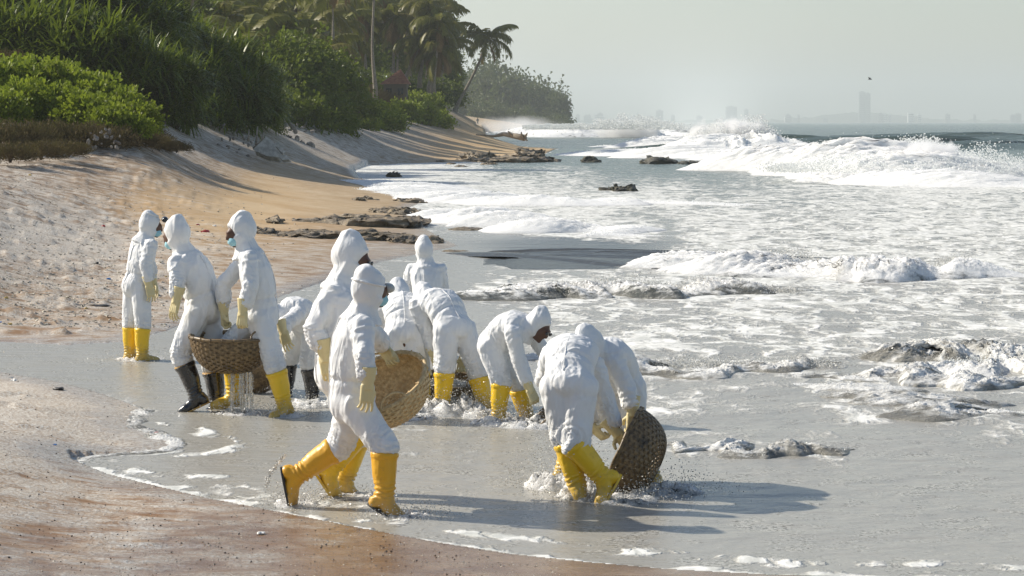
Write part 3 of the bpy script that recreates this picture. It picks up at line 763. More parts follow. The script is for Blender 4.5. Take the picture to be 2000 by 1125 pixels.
def leaf_cloud(name, n, shape, leaf_len, leaf_w, mat, droop=0.3, seed=1, clump=0.35, up=0.4):
    """leaves spread in a lumpy half-ball of unit radius, most of them near the outside; each leaf two triangles folded on the midrib"""
    rg = np.random.default_rng(seed)
    v = rg.normal(size=(n, 3)); v /= np.linalg.norm(v, axis=1)[:, None]
    v[:, 2] = np.where(v[:, 2] < -0.55, -v[:, 2] * rg.random(n), v[:, 2])
    lump = 1 + clump * (fbm(v * 2.6 + seed * 5, 3) * 2.4)
    r = lump * (1 - 0.55 * rg.random(n) ** 1.4)
    p = v * r[:, None] * shape
    out = v / shape; out /= np.linalg.norm(out, axis=1)[:, None]
    d = out * 0.7 + rg.normal(size=(n, 3)) * 0.55 + np.array([0, 0, up - droop])
    d /= np.linalg.norm(d, axis=1)[:, None]
    s = np.cross(d, rg.normal(size=(n, 3))); s /= np.linalg.norm(s, axis=1)[:, None]
    L = leaf_len * (0.6 + 0.8 * rg.random(n)); Wd = leaf_w * (0.7 + 0.6 * rg.random(n))
    mid = p + d * (L * 0.5)[:, None] + np.array([0, 0, 1]) * (0.12 * L)[:, None]
    tip = p + d * L[:, None] - np.array([0, 0, 1]) * (droop * 0.45 * L)[:, None]
    V = np.stack([p, mid + s * Wd[:, None], tip, mid - s * Wd[:, None]], 1).reshape(-1, 3)
    b = 4 * np.arange(n)[:, None]
    Fc = np.concatenate([b + [[0, 1, 2]], b + [[0, 2, 3]]], 0)
    me = np_mesh(name, V, Fc, False)
    tint = np.clip(0.45 + 0.9 * fbm(v * 3 + seed, 3) + 0.35 * (rg.random(n) - 0.5), 0, 1)
    attr(me, 'tint', np.repeat(tint, 4))
    me.materials.append(mat)
    return me
def strap_cloud(name, heads, per, shape, L, Wd, mat, seed=1):
    """screw-pine like mass: rosettes of long strap leaves that arch over and hang"""
    rg = np.random.default_rng(seed)
    v = rg.normal(size=(heads, 3)); v /= np.linalg.norm(v, axis=1)[:, None]; v[:, 2] = np.abs(v[:, 2]) * 1.0 - 0.25 * rg.random(heads)
    c = v * (0.80 + 0.22 * rg.random(heads))[:, None] * shape * (1 + 0.3 * fbm(v * 2 + seed, 2))[:, None]
    VV, FF, TT = [], [], []
    seg = 4
    k0 = 0
    for i in range(heads):
        ax = v[i] * 0.5 + np.array([0, 0, 0.8]) + rg.normal(size=3) * 0.2; ax /= np.linalg.norm(ax)
        for j in range(per):
            d = ax * (0.5 + 0.4 * rg.random()) + rg.normal(size=3) * 0.55; d /= np.linalg.norm(d)
            l = L * (0.6 + 0.7 * rg.random()); w = Wd * (0.7 + 0.6 * rg.random())
            side = np.cross(d, [0, 0, 1.0]); side /= np.linalg.norm(side) + 1e-6
            p = c[i].copy(); dd = d.copy()
            for k in range(seg + 1):
                ww = w * (1 - (k / seg) ** 2 * 0.9)
                VV.append(p + side * ww); VV.append(p - side * ww)
                dd = dd + np.array([0.03, 0, -0.34]) * (k + 0.6) / seg * 1.5; dd /= np.linalg.norm(dd)
                p = p + dd * l / seg
            for k in range(seg):
                a = k0 + 2 * k
                FF.append((a, a + 1, a + 3, a + 2))
            k0 += 2 * (seg + 1)
            TT += [np.clip(0.15 + 0.75 * rg.random() ** 2 + 0.25 * fbm(v[i:i + 1] * 3, 2)[0], 0, 1)] * (2 * (seg + 1))
    me = np_mesh(name, np.array(VV), np.array(FF), True)
    attr(me, 'tint', np.array(TT)); me.materials.append(mat)
    return me
def stem_mesh(seed, n=5, h=0.8):
    rg = np.random.default_rng(seed); mb = MB()
    for i in range(n):
        a = rg.random() * 6.28
        e = Vector((math.cos(a) * 0.45, math.sin(a) * 0.45, h * (0.6 + 0.4 * rg.random())))
        mb.tube([(0, 0, -0.35), Vector((0, 0, 0)).lerp(e, 0.4) + Vector((0, 0, 0.12)), e], [0.05, 0.035, 0.012], 6)
    me = mb.mesh('stem'); me.materials.append(M_STEM); return me

LEAF_A = [leaf_cloud('foliage', 3000, np.array([1, 1, 0.85]), 0.17, 0.055, M_BRIGHT, 0.1, 3, up=0.6), leaf_cloud('foliage', 3000, np.array([1.1, 0.9, 0.75]), 0.17, 0.055, M_BRIGHT, 0.1, 4, up=0.6)]
LEAF_B = [leaf_cloud('foliage', 2600, np.array([1, 1, 0.9]), 0.15, 0.042, M_BUSH, 0.3, 5), leaf_cloud('foliage', 2600, np.array([1.1, 0.9, 0.85]), 0.15, 0.042, M_BUSH, 0.3, 6)]
STRAP = [strap_cloud('foliage', 64, 20, np.array([1, 1, 0.95]), 0.70, 0.030, M_DARK, 7), strap_cloud('foliage', 64, 20, np.array([1.05, 0.95, 0.9]), 0.70, 0.030, M_DARK, 8)]
STEMS = [stem_mesh(1), stem_mesh(2, 7)]
_k = [0]
def shrub(name, label, group, meshes, px, py, d, r, cat='shrub', zs=1.0, mat=None):
    """px, py: middle of the crown"""
    c = Wp(px, py, d)
    i = _k[0]; _k[0] += 1
    e = empty(name, (c.x, c.y, c.z - 0.1 * r))
    e.rotation_euler = (0, 0, (i * 2.399) % 6.283)
    e.scale = (r, r, r * zs)
    mk('foliage', meshes[i % len(meshes)], None, e)
    mk('stem', STEMS[i % 2], None, e)
    tag(e, label, cat, group)
    return e
ORD = 'zeroth first second third fourth fifth sixth seventh eighth ninth tenth eleventh twelfth thirteenth fourteenth fifteenth sixteenth seventeenth eighteenth nineteenth twentieth twenty-first twenty-second twenty-third twenty-fourth twenty-fifth twenty-sixth twenty-seventh twenty-eighth twenty-ninth thirtieth'.split(' ')
G1 = 'bright green shrubs on the near bank'
for n_, (px, py, d, r) in enumerate(sorted(VEG['bright'])):
    shrub('shrub', ORD[n_ + 1] + ' sunlit bright green shrub on the near bank, counting towards the sea', G1, LEAF_A, px, py, d, r)
G2 = 'dark strap-leaved thicket'
for n_, (px, py, d, r) in enumerate(sorted(VEG['dark'])):
    shrub('screw_pine', ORD[n_ + 1] + ' dark strap-leaved thicket above the bright shrubs, counting towards the sea', G2, STRAP, px, py, d, r, 'thicket')
G3 = 'mid green thicket behind the debris'
for n_, (px, py, d, r) in enumerate(sorted(VEG['mid'])):
    shrub('screw_pine', ORD[n_ + 1] + ' shaded long-leaved thicket behind the tilted white slab, counting towards the sea', G3, STRAP, px, py, d, r, 'thicket')
G4 = 'dark bushes along the middle of the bank'
for n_, (px, py, d, r) in enumerate(sorted(VEG['midbush'])):
    shrub('bush', ORD[n_ + 1] + ' dark rounded bush on the middle of the bank, counting towards the sea', G4, LEAF_B, px, py, d, r, 'bush')
G5 = 'low sunlit bushes at the far end of the bank'
for n_, (px, py, d, r) in enumerate(sorted(VEG['low'])):
    shrub('shrub', ORD[n_ + 1] + ' low sunlit bush beside the far sand, counting towards the sea', G5, LEAF_A, px, py, d, r)
G6 = 'dense bushes under the palms'
for n_, (px, py, d, r) in enumerate(sorted(VEG['grove'])):
    shrub('bush', ORD[n_ + 1] + ' dense bush filling the grove under the coconut palms, counting towards the sea', G6, LEAF_B, px, py, d, r, 'bush')
DRYB = [leaf_cloud('foliage', 3000, np.array([1, 1, 0.6]), 0.22, 0.012, M_DRY, 0.0, 9, up=0.9)]
for n_, (px, py, d, r, zz) in enumerate(sorted(VEG['dry'])):
    shrub('dry_grass_clump', ORD[n_ + 1] + ' clump of brown dry grass along the bank, counting towards the sea', 'dry grass on the bank', DRYB, px, py, d, r, 'grass', zz)

# ------------------------------------------------------------------ coconut palms
def frond_mesh(name, sag, lift, mat, seed, n=30, wind=0.0):
    """unit-length frond along +X from the origin, leaflets hanging from the rib"""
    rg = np.random.default_rng(seed)
    VV, FF, TT = [], [], []
    p = np.array([0.0, 0, 0]); ang = lift
    rib = []
    for i in range(n + 1):
        rib.append((p.copy(), ang)); ang -= sag / n * (0.5 + 1.2 * i / n); p = p + np.array([math.cos(ang), wind * i / n / n * 2, math.sin(ang)]) / n
    def quad(a, b, c, d, t):
        k = len(VV); VV.extend([a, b, c, d]); FF.append((k, k + 1, k + 2, k + 3)); TT.extend([t] * 4)
    for i in range(n):
        (a, an), (b, _) = rib[i], rib[i + 1]
        w = 0.012 * (1 - i / n) + 0.003
        quad(a + [0, w, 0], b + [0, w, 0], b - [0, w, 0], a - [0, w, 0], 0.9)
        quad(a + [0, 0, w], b + [0, 0, w], b - [0, 0, w], a - [0, 0, w], 0.9)
        if i < 4: continue
        t = i / n
        L = 0.30 * math.sin(math.pi * min(1, 0.15 + 0.80 * t)) ** 0.7 + 0.03
        for sg in (-1, 1):
            l = L * (0.8 + 0.4 * rg.random())
            fw = np.array([math.cos(an), 0, math.sin(an)]); sd = np.array([0, sg, 0]); dn = np.array([0, 0, -1.0])
            d1 = fw * 0.55 + sd * 0.75 + dn * (0.15 + 0.3 * rg.random()); d1 /= np.linalg.norm(d1)
            d2 = fw * 0.35 + sd * 0.30 + dn * (0.75 + 0.3 * rg.random()); d2 /= np.linalg.norm(d2)
            m = a + d1 * l * 0.5; e = m + d2 * l * 0.55
            wv = fw * 0.019
            tt = 0.25 + 0.6 * rg.random()
            quad(a - wv, a + wv, m + wv, m - wv, tt); quad(m - wv, m + wv, e + wv * 0.2, e - wv * 0.2, tt)
    me = np_mesh(name, np.array(VV), np.array(FF), False); attr(me, 'tint', np.array(TT)); me.materials.append(mat)
    return me
FR = [frond_mesh('frond', 1.3, 0.9, M_PALM, 1), frond_mesh('frond', 1.7, 0.5, M_PALM, 2), frond_mesh('frond', 1.5, 0.05, M_PALM, 3), frond_mesh('frond', 1.0, -0.55, M_PALM, 4)]
FRD = frond_mesh('frond', 0.9, -0.75, M_DEAD, 5)
t = NT('coconut_husk'); M_NUT = t.out((0.20, 0.15, 0.03), 0.6)
nb = MB(); nb.ellipsoid((0, 0, 0), ((.12, 0, 0), (0, .12, 0), (0, 0, .15)), 8, 6); NUT = nb.mesh('coconut'); NUT.materials.append(M_NUT)
def palm(label, pts, d, R0, L, n=18, seed=0, group='coconut palms in the grove', sweep=(-0.25, 0), dead=5, kinds=4):
    """pts: (px, py) along the trunk from base to top"""
    rg = random.Random(seed)
    P = [Wp(a, b, d) for a, b in pts]
    base = P[0].copy(); base.z -= 1.2
    root = empty('coconut_palm', base)
    # smooth trunk curve
    m = 16; C = []
    for i in range(m + 1):
        u = i / m * (len(P) - 1); k = min(int(u), len(P) - 2); f = u - k
        p0, p1, p2, p3 = P[max(k - 1, 0)], P[k], P[k + 1], P[min(k + 2, len(P) - 1)]
        C.append(0.5 * ((2 * p1) + (p2 - p0) * f + (2 * p0 - 5 * p1 + 4 * p2 - p3) * f * f + (3 * p1 - p0 - 3 * p2 + p3) * f ** 3) - base)
    C = [Vector((C[0].x, C[0].y, 0))] + C
    mb = MB(); mb.tube(C, [R0 * 1.5] + [R0 * (1.25 - 0.55 * min(1, 3 * i / m) - 0.2 * i / m) * (1 + 0.05 * (i % 2)) for i in range(m + 1)], 8)
    mb.build('trunk', M_TRUNK, root)
    top = C[-1]
    for k in range(n):
        kind = min(3, int(kinds * k / n)); az = k * 2.39996 + rg.random() * 0.5
        o = mk('frond', FR[kind], None, root)
        l = L * (0.85 + 0.3 * rg.random())
        dirv = Vector((math.cos(az) + sweep[0], math.sin(az) + sweep[1], 0)).normalized()
        o.rotation_euler = (rg.uniform(-0.25, 0.25), rg.uniform(-0.2, 0.2), math.atan2(dirv.y, dirv.x)); o.scale = (l, l, l); o.location = top + Vector((0, 0, 0.05))
    for k in range(dead):
        o = mk('frond', FRD, None, root); o['label'] = 'brown dead hanging frond'
        o.rotation_euler = (0, rg.uniform(-0.1, 0.4), rg.random() * 6.28); l = L * 0.8; o.scale = (l, l, l); o.location = top - Vector((0, 0, 0.2))
    for k in range(4):
        o = mk('coconut', NUT, None, root); a = k * 1.7; o.location = top + Vector((math.cos(a) * .25, math.sin(a) * .25, -.35))
    tag(root, label, 'palm', group)
    return root
GP = 'coconut palms in the grove'
palm('lone coconut palm leaning out over the beach from the grove', [(887, 222), (898, 196), (920, 155), (940, 112), (952, 76)], 318, 0.27, 4.0, 17, 1, group=None, sweep=(-.15, 0), dead=2, kinds=3)
palm('tall slender palm with a long pale bare trunk before the grove', [(733, 172), (727, 90), (730, 0), (728, -95)], 232, 0.17, 4.2, 16, 2, None)
palm('leftmost of the pale trunks rising behind the thicket', [(350, 75), (350, 20), (353, -110)], 150, 0.14, 4, 16, 3, None)
palm('slanting pale trunk, second of those behind the thicket', [(367, 75), (375, 10), (390, -110)], 150, 0.14, 4, 16, 4, None)
palm('pale trunk rising behind the bushes in the middle of the grove', [(651, 90), (650, 20), (648, -60)], 215, 0.13, 4, 16, 5, None)
GPL = []; LPL = []
k = 20
for pts in sorted([[(675, 150), (672, 110), (668, 52)], [(694, 155), (690, 115), (686, 68)], [(699, 158), (706, 120), (714, 80)], [(768, 145), (769, 100), (770, 30)], [(775, 160), (777, 110), (779, 58)], [(793, 150), (808, 115), (822, 80)],
            [(832, 165), (835, 120), (838, 62)], [(838, 168), (847, 130), (856, 92)], [(846, 160), (852, 120), (856, 45)], [(862, 150), (866, 120), (870, 92)], [(760, 140), (757, 90), (752, 20)], [(800, 140), (805, 80), (812, 12)],
            [(820, 150), (830, 90), (838, 8)], [(842, 140), (850, 80), (856, 22)], [(715, 150), (712, 90), (706, 25)]], key=lambda q: q[0][0]):
    d = 255 + (k * 37) % 75
    palm(ORD[len(GPL)] + ' drooping palm of the crowded grove, counting trunk bases towards the sea' if not GPL.append(1) else '', pts, d, 0.2, 3.9, 15, k, GP); k += 1
for px, py, d in sorted([(480, 75, 180), (560, 110, 190), (520, 30, 200), (440, 35, 190), (600, 55, 220), (425, 95, 170), (640, 20, 240), (580, 5, 250), (490, -20, 230), (690, 0, 270), (750, -15, 300), (800, -25, 310), (850, -20, 320), (410, -10, 210), (550, 60, 200), (625, 100, 215), (862, 60, 330), (665, 45, 260)]):
    LPL.append(1); palm(ORD[len(LPL)] + ' low palm crown with browned fronds behind the thickets, counting towards the sea', [(px - 4, py + 75), (px - 2, py + 35), (px, py)], d, 0.16, 3.9, 15, k, 'low palms behind the thicket', dead=4); k += 1

# ------------------------------------------------------------------ trees of the far headland
FARC = [leaf_cloud('crown', 420, np.array([1, 1, 1.15]), 0.36, 0.11, M_FAR, 0.5, 11, 0.5), leaf_cloud('crown', 420, np.array([.9, .9, 1.5]), 0.36, 0.10, M_FAR, 0.5, 12, 0.6), leaf_cloud('crown', 360, np.array([.7, .7, 1.8]), 0.36, 0.10, M_FAR, 0.4, 13, 0.6)]
tb = MB(); tb.tube([(0, 0, -3.2), (0.05, 0, -1.2), (0.0, 0.05, 0.2)], [0.09, 0.07, 0.04], 6); FTR = tb.mesh('trunk'); FTR.materials.append(M_STEM)
rg = random.Random(5)
far_xy = []
for i in range(95):
    d = rg.uniform(840, 1040)
    px = rg.uniform(885, 1104) - (d - 840) * 0.04
    hmax = np.interp(px, [885, 930, 965, 1000, 1060, 1095, 1106], [15, 15.5, 16.5, 14, 12.5, 10.5, 5.5])
    far_xy.append((px, d, hmax * rg.uniform(0.72, 1.0)))
far_xy += [(940, 860, 15.5), (967, 870, 17.5), (996, 870, 15), (1090, 850, 11.5), (1104, 848, 8.8), (1084, 845, 9.5)]
for px, d, h in far_xy:
    x = (px - 1000) * d / F_PX
    z0 = max(0.8, land_z1(x, d))
    e = empty('headland_tree', (x, d, z0 + h * 0.60))
    r = h * rg.uniform(0.22, 0.32); e.scale = (r, r, h * 0.36); e.rotation_euler = (0, 0, rg.random() * 6.28)
    mk('crown', FARC[rg.randrange(3)], None, e); mk('trunk', FTR, None, e)
    tag(e, 'hazy green tree in the wood on the far headland', 'tree', 'trees on the far headland')
for i in range(46):
    px = 880 + i * 5.0; d = rg.uniform(815, 850)
    x = (px - 1000) * d / F_PX; z0 = max(0.5, land_z1(x, d))
    e = empty('headland_bush', (x, d, z0 + 1.0)); r = rg.uniform(2.0, 3.0); e.scale = (r, r, r * rg.uniform(.8, 1.3)); e.rotation_euler = (0, 0, rg.random() * 6.28)
    mk('crown', FARC[rg.randrange(2)], None, e); tag(e, 'low hazy bush along the foot of the headland wood', 'bush', 'bushes at the foot of the headland')
# ------------------------------------------------------------------ workers: materials
def cloth_mat():
    t = NT('white_coverall')
    O = t.objc()
    r = t.rnd()
    P = t.pos()
    n = t.noise(t.mapv(P, (1, 1, 0.6)), 16, 5, 0.6, 0.8)
    cr = t.noise(P, 55, 4, 0.65, 0.4)
    v = t.voro(t.mapv(P, (1, 1, 0.7)), 13, 'DISTANCE_TO_EDGE')
    dirt = t.ramp(t.noise(P, 5.0, 6, 0.7), 0.60, 0.80)
    col = t.mix(t.math('MULTIPLY', dirt, 0.35), (0.75, 0.76, 0.765), (0.48, 0.46, 0.41))
    def crease(sc, map_, w):
        q = t.noise(t.mapv(P, map_), sc, 2, 0.5, 1.5)
        q = t.math('ABSOLUTE', t.math('SUBTRACT', q, 0.5))
        return t.ramp(q, 0.0, w)
    b = t.bump(crease(5.0, (1, 1, 0.32), 0.16), 0.22, 0.030)
    b = t.bump(crease(8.0, (1, 1, 0.5), 0.16), 0.07, 0.016, b)
    b = t.bump(n, 0.06, 0.02, b)
    b = t.bump(cr, 0.12, 0.004, b)
    return t.out(col, 0.62, b, **{'Specular_IOR_Level': 0.3, 'Subsurface_Weight': 0.06, 'Subsurface_Scale': 0.03, 'Subsurface_Radius': (1, 1, 1)})
MAT_CLOTH = cloth_mat()
def rubber(name, col, rough, dirtcol, damt=0.5, coat=0.0, mud=False):
    t = NT(name); P = t.pos()
    d = t.ramp(t.noise(P, 11, 6, 0.7), 0.56, 0.74)
    c = t.mix(t.math('MULTIPLY', d, damt), col, dirtcol)
    if mud:
        sx = t.n('ShaderNodeSeparateXYZ'); t.l(P, sx.inputs[0])
        mz = t.math('ADD', sx.outputs[2], t.math('MULTIPLY', t.noise(P, 14, 6, 0.75), -0.30))
        c = t.mix(t.math('MULTIPLY', t.math('SUBTRACT', 1.0, t.ramp(mz, -0.14, 0.06)), 0.6), c, (0.26, 0.20, 0.12))
    b = t.bump(t.noise(P, 30, 4, 0.6), 0.25, 0.01)
    return t.out(c, t.mrange(t.noise(P, 20, 4), 0.3, 0.7, rough, rough + 0.2), b, **{'Coat_Weight': coat, 'Coat_Roughness': 0.15})
MAT_YBOOT = rubber('yellow_rubber', (0.86, 0.54, 0.008), 0.30, (0.40, 0.23, 0.05), 0.45, 0.3, True)
MAT_OBOOT = rubber('worn_orange_yellow_rubber', (0.74, 0.38, 0.010), 0.36, (0.33, 0.17, 0.04), 0.6, 0.2, True)
MAT_KBOOT = rubber('black_rubber', (0.012, 0.012, 0.013), 0.16, (0.05, 0.045, 0.04), 0.3, 0.6)
MAT_SOLE = rubber('dark_sole_rubber', (0.03, 0.028, 0.025), 0.5, (0.10, 0.09, 0.07), 0.5)
MAT_TSOLE = rubber('tan_sole_rubber', (0.42, 0.24, 0.05), 0.5, (0.15, 0.10, 0.05), 0.6)
MAT_GLOVE = rubber('cream_latex_glove', (0.66, 0.56, 0.30), 0.42, (0.45, 0.36, 0.18), 0.35)
MAT_SKIN = rubber('brown_skin', (0.105, 0.05, 0.03), 0.45, (0.07, 0.03, 0.02), 0.3)
MAT_MASK = rubber('pale_blue_mask_fabric', (0.33, 0.60, 0.68), 0.8, (0.45, 0.66, 0.72), 0.4)
MAT_LENS = rubber('dark_goggle_lens', (0.02, 0.02, 0.022), 0.08, (0.03, 0.03, 0.03), 0.2, 0.5)
MAT_GOGGLE = rubber('clear_goggle_frame', (0.45, 0.47, 0.45), 0.2, (0.4, 0.4, 0.4), 0.3)

# ------------------------------------------------------------------ gloves: four shared meshes, wrist at origin, fingers along +X, back of hand +Z, thumb towards +Y
def glove_mesh(curl, mirror):
    mb = MB()
    s = 1.12
    mb.tube([(-0.115, 0, 0), (-0.08, 0, 0), (-0.03, 0, 0), (0.0, 0, 0), (0.02, 0, 0)], [0.052, 0.047, 0.039, 0.033, 0.032], 14)
    for y0, y1, w in ((0.022, 0.031, .017), (0.006, 0.0115, .018), (-0.010, -0.0105, .018), (-0.024, -0.031, .016)):
        mb.rcone((0.0, y0, 0), (0.085, y1, 0.0), 0.020, w * 0.92, 10)
    for k, (y0, ln, sp) in enumerate(((0.033, 0.076, 0.17), (0.012, 0.087, 0.05), (-0.0105, 0.080, -0.07), (-0.032, 0.062, -0.22))):
        p = Vector((0.088, y0, 0.002)); ang = 0
        for j, fr in enumerate((0.42, 0.32, 0.26)):
            ang -= (R(14), R(22), R(18))[j] * curl * (1 + 0.18 * k)
            q = p + Vector((math.cos(ang) * math.cos(sp), math.sin(sp) * math.cos(ang), math.sin(ang))) * ln * fr
            mb.rcone(p, q, 0.0094 - 0.0008 * j, 0.0088 - 0.0008 * j, 8)
            p = q
    p = Vector((0.018, 0.026, -0.008)); d = Vector((0.62, 0.70, -0.30 - 0.15 * curl)).normalized()
    q = p + d * 0.042; mb.rcone(p, q, 0.016, 0.0125, 8)
    d2 = Vector((0.88, 0.25 - 0.18 * curl, -0.35 - 0.2 * curl)).normalized(); q2 = q + d2 * 0.034; mb.rcone(q, q2, 0.0125, 0.0105, 8)
    me = remesh(mb, 0.004, 1)
    co = get_co(me) * s
    co += 0.0015 * np.stack([fbm(co * 40 + 9 * j, 3) for j in range(3)], 1)
    if mirror:
        co[:, 1] *= -1; me.flip_normals()
    set_co(me, co)
    me.name = 'glove'
    me.materials.append(MAT_GLOVE)
    return me
# a right hand seen with fingers forward and back up has its thumb on the left (+Y); a left hand is mirrored
GLOVE = {('R', 0): glove_mesh(0.9, False), ('L', 0): glove_mesh(0.9, True), ('R', 1): glove_mesh(2.6, False), ('L', 1): glove_mesh(2.6, True)}

def frame_matrix(loc, X, Zhint):
    X = Vector(X).normalized(); Z = Vector(Zhint); Z = (Z - X * Z.dot(X))
    if Z.length < 1e-4: Z = X.orthogonal()
    Z.normalize(); Y = Z.cross(X)
    return Matrix(((X.x, Y.x, Z.x, loc[0]), (X.y, Y.y, Z.y, loc[1]), (X.z, Y.z, Z.z, loc[2]), (0, 0, 0, 1)))

def boot(parent, knee, ankle, toe_dir, mat, s, sole_mat, band=None, shaft=0.30, label=None):
    a = Vector(ankle); sh = (Vector(knee) - a); sh.normalize()
    t = Vector(toe_dir); t.normalize()
    u = sh - t * sh.dot(t)
    u = u.normalized() if u.length > 0.05 else t.orthogonal()
    side = u.cross(t)
    top = a + sh * shaft * s
    mb = MB()
    back = -t
    pts = [top, a + sh * 0.24 * s + back * 0.006, a + sh * 0.15 * s + back * .006, a + sh * 0.06 * s, a - u * 0.02 * s]
    mb.tube(pts, [0.094 * s, 0.087 * s, 0.081 * s, 0.069 * s, 0.064 * s], 16)
    heel, mid, ball, toe = a - t * 0.042 * s - u * 0.055 * s, a + t * 0.05 * s - u * 0.045 * s, a + t * 0.125 * s - u * 0.062 * s, a + t * 0.175 * s - u * 0.068 * s
    mb.rcone(a - t * 0.012 * s, heel, 0.060 * s, 0.050 * s, 12)
    mb.rcone(a, mid, 0.065 * s, 0.056 * s, 12)
    mb.rcone(mid, ball, 0.056 * s, 0.050 * s, 12)
    mb.rcone(ball - side * 0.012 * s, toe, 0.050 * s, 0.042 * s, 12); mb.rcone(ball + side * 0.012 * s, toe, 0.050 * s, 0.042 * s, 12)
    me = remesh(mb, 0.0085, 3)
    co = get_co(me); no = get_no(me)
    h = (co - np.array(a)) @ np.array(sh)
    # creases at the ankle bend
    w = np.exp(-((h - 0.05 * s) / 0.05) ** 2)
    co += no * (w * 0.007 * np.sin(h * 190 + 6 * noise3(co * 9)) + 0.004 * fbm(co * 14, 3))[:, None]
    co += no * (0.005 * sstep(shaft * s - 0.035, shaft * s - 0.030, h))[:, None]
    lo = (co - np.array(a)) @ np.array(u)
    co += np.outer(np.maximum(0, -0.092 * s - lo), np.array(u))
    set_co(me, co)
    o = mk('boot', me, mat, parent)
    if label: o['label'] = label
    # sole: a slab following the outline of the foot
    sm = MB(); vs = []
    outl = []
    for k in range(22):
        th = 2 * math.pi * k / 22
        cx = math.cos(th); sy = math.sin(th)
        wdt = 0.058 if cx > 0 else 0.050
        if -0.35 < cx < 0.15: wdt = 0.049
        outl.append((0.064 + cx * 0.150, sy * wdt))
    for zz in (-0.086, -0.101):
        for lx, ly in outl: vs.append(a + t * (lx * s) + side * (ly * s) + u * (zz * s))
    n = 22
    fs = [(i, (i + 1) % n, n + (i + 1) % n, n + i) for i in range(n)] + [tuple(range(n - 1, -1, -1)), tuple(range(n, 2 * n))]
    sm.add(vs, fs)
    mk('sole', sm.mesh('sole', False), sole_mat, o)
    if band:
        bm_ = MB(); bm_.tube([a + sh * (shaft - 0.022) * s, a + sh * (shaft + 0.004) * s], [0.094 * s, 0.094 * s], 18)
        mk('top_band', bm_.mesh('top_band'), band, o)
    return o

def ray_joint(parent, px, py, L, k):
    """joint seen at a pixel, a bone of length L away from its parent; k: share of the remaining length that goes away (+) or towards (-) the viewer"""
    X, Y = (px - 1000) / F_PX, (py - HOR) / F_PX
    d = parent.y
    q = Vector((X * d, d, CAM_H - Y * d))
    pr = math.hypot(q.x - parent.x, q.z - parent.z)
    off = k * math.sqrt(max(0.0, L * L - pr * pr))
    d = d + off
    return Vector((X * d, d, CAM_H - Y * d))

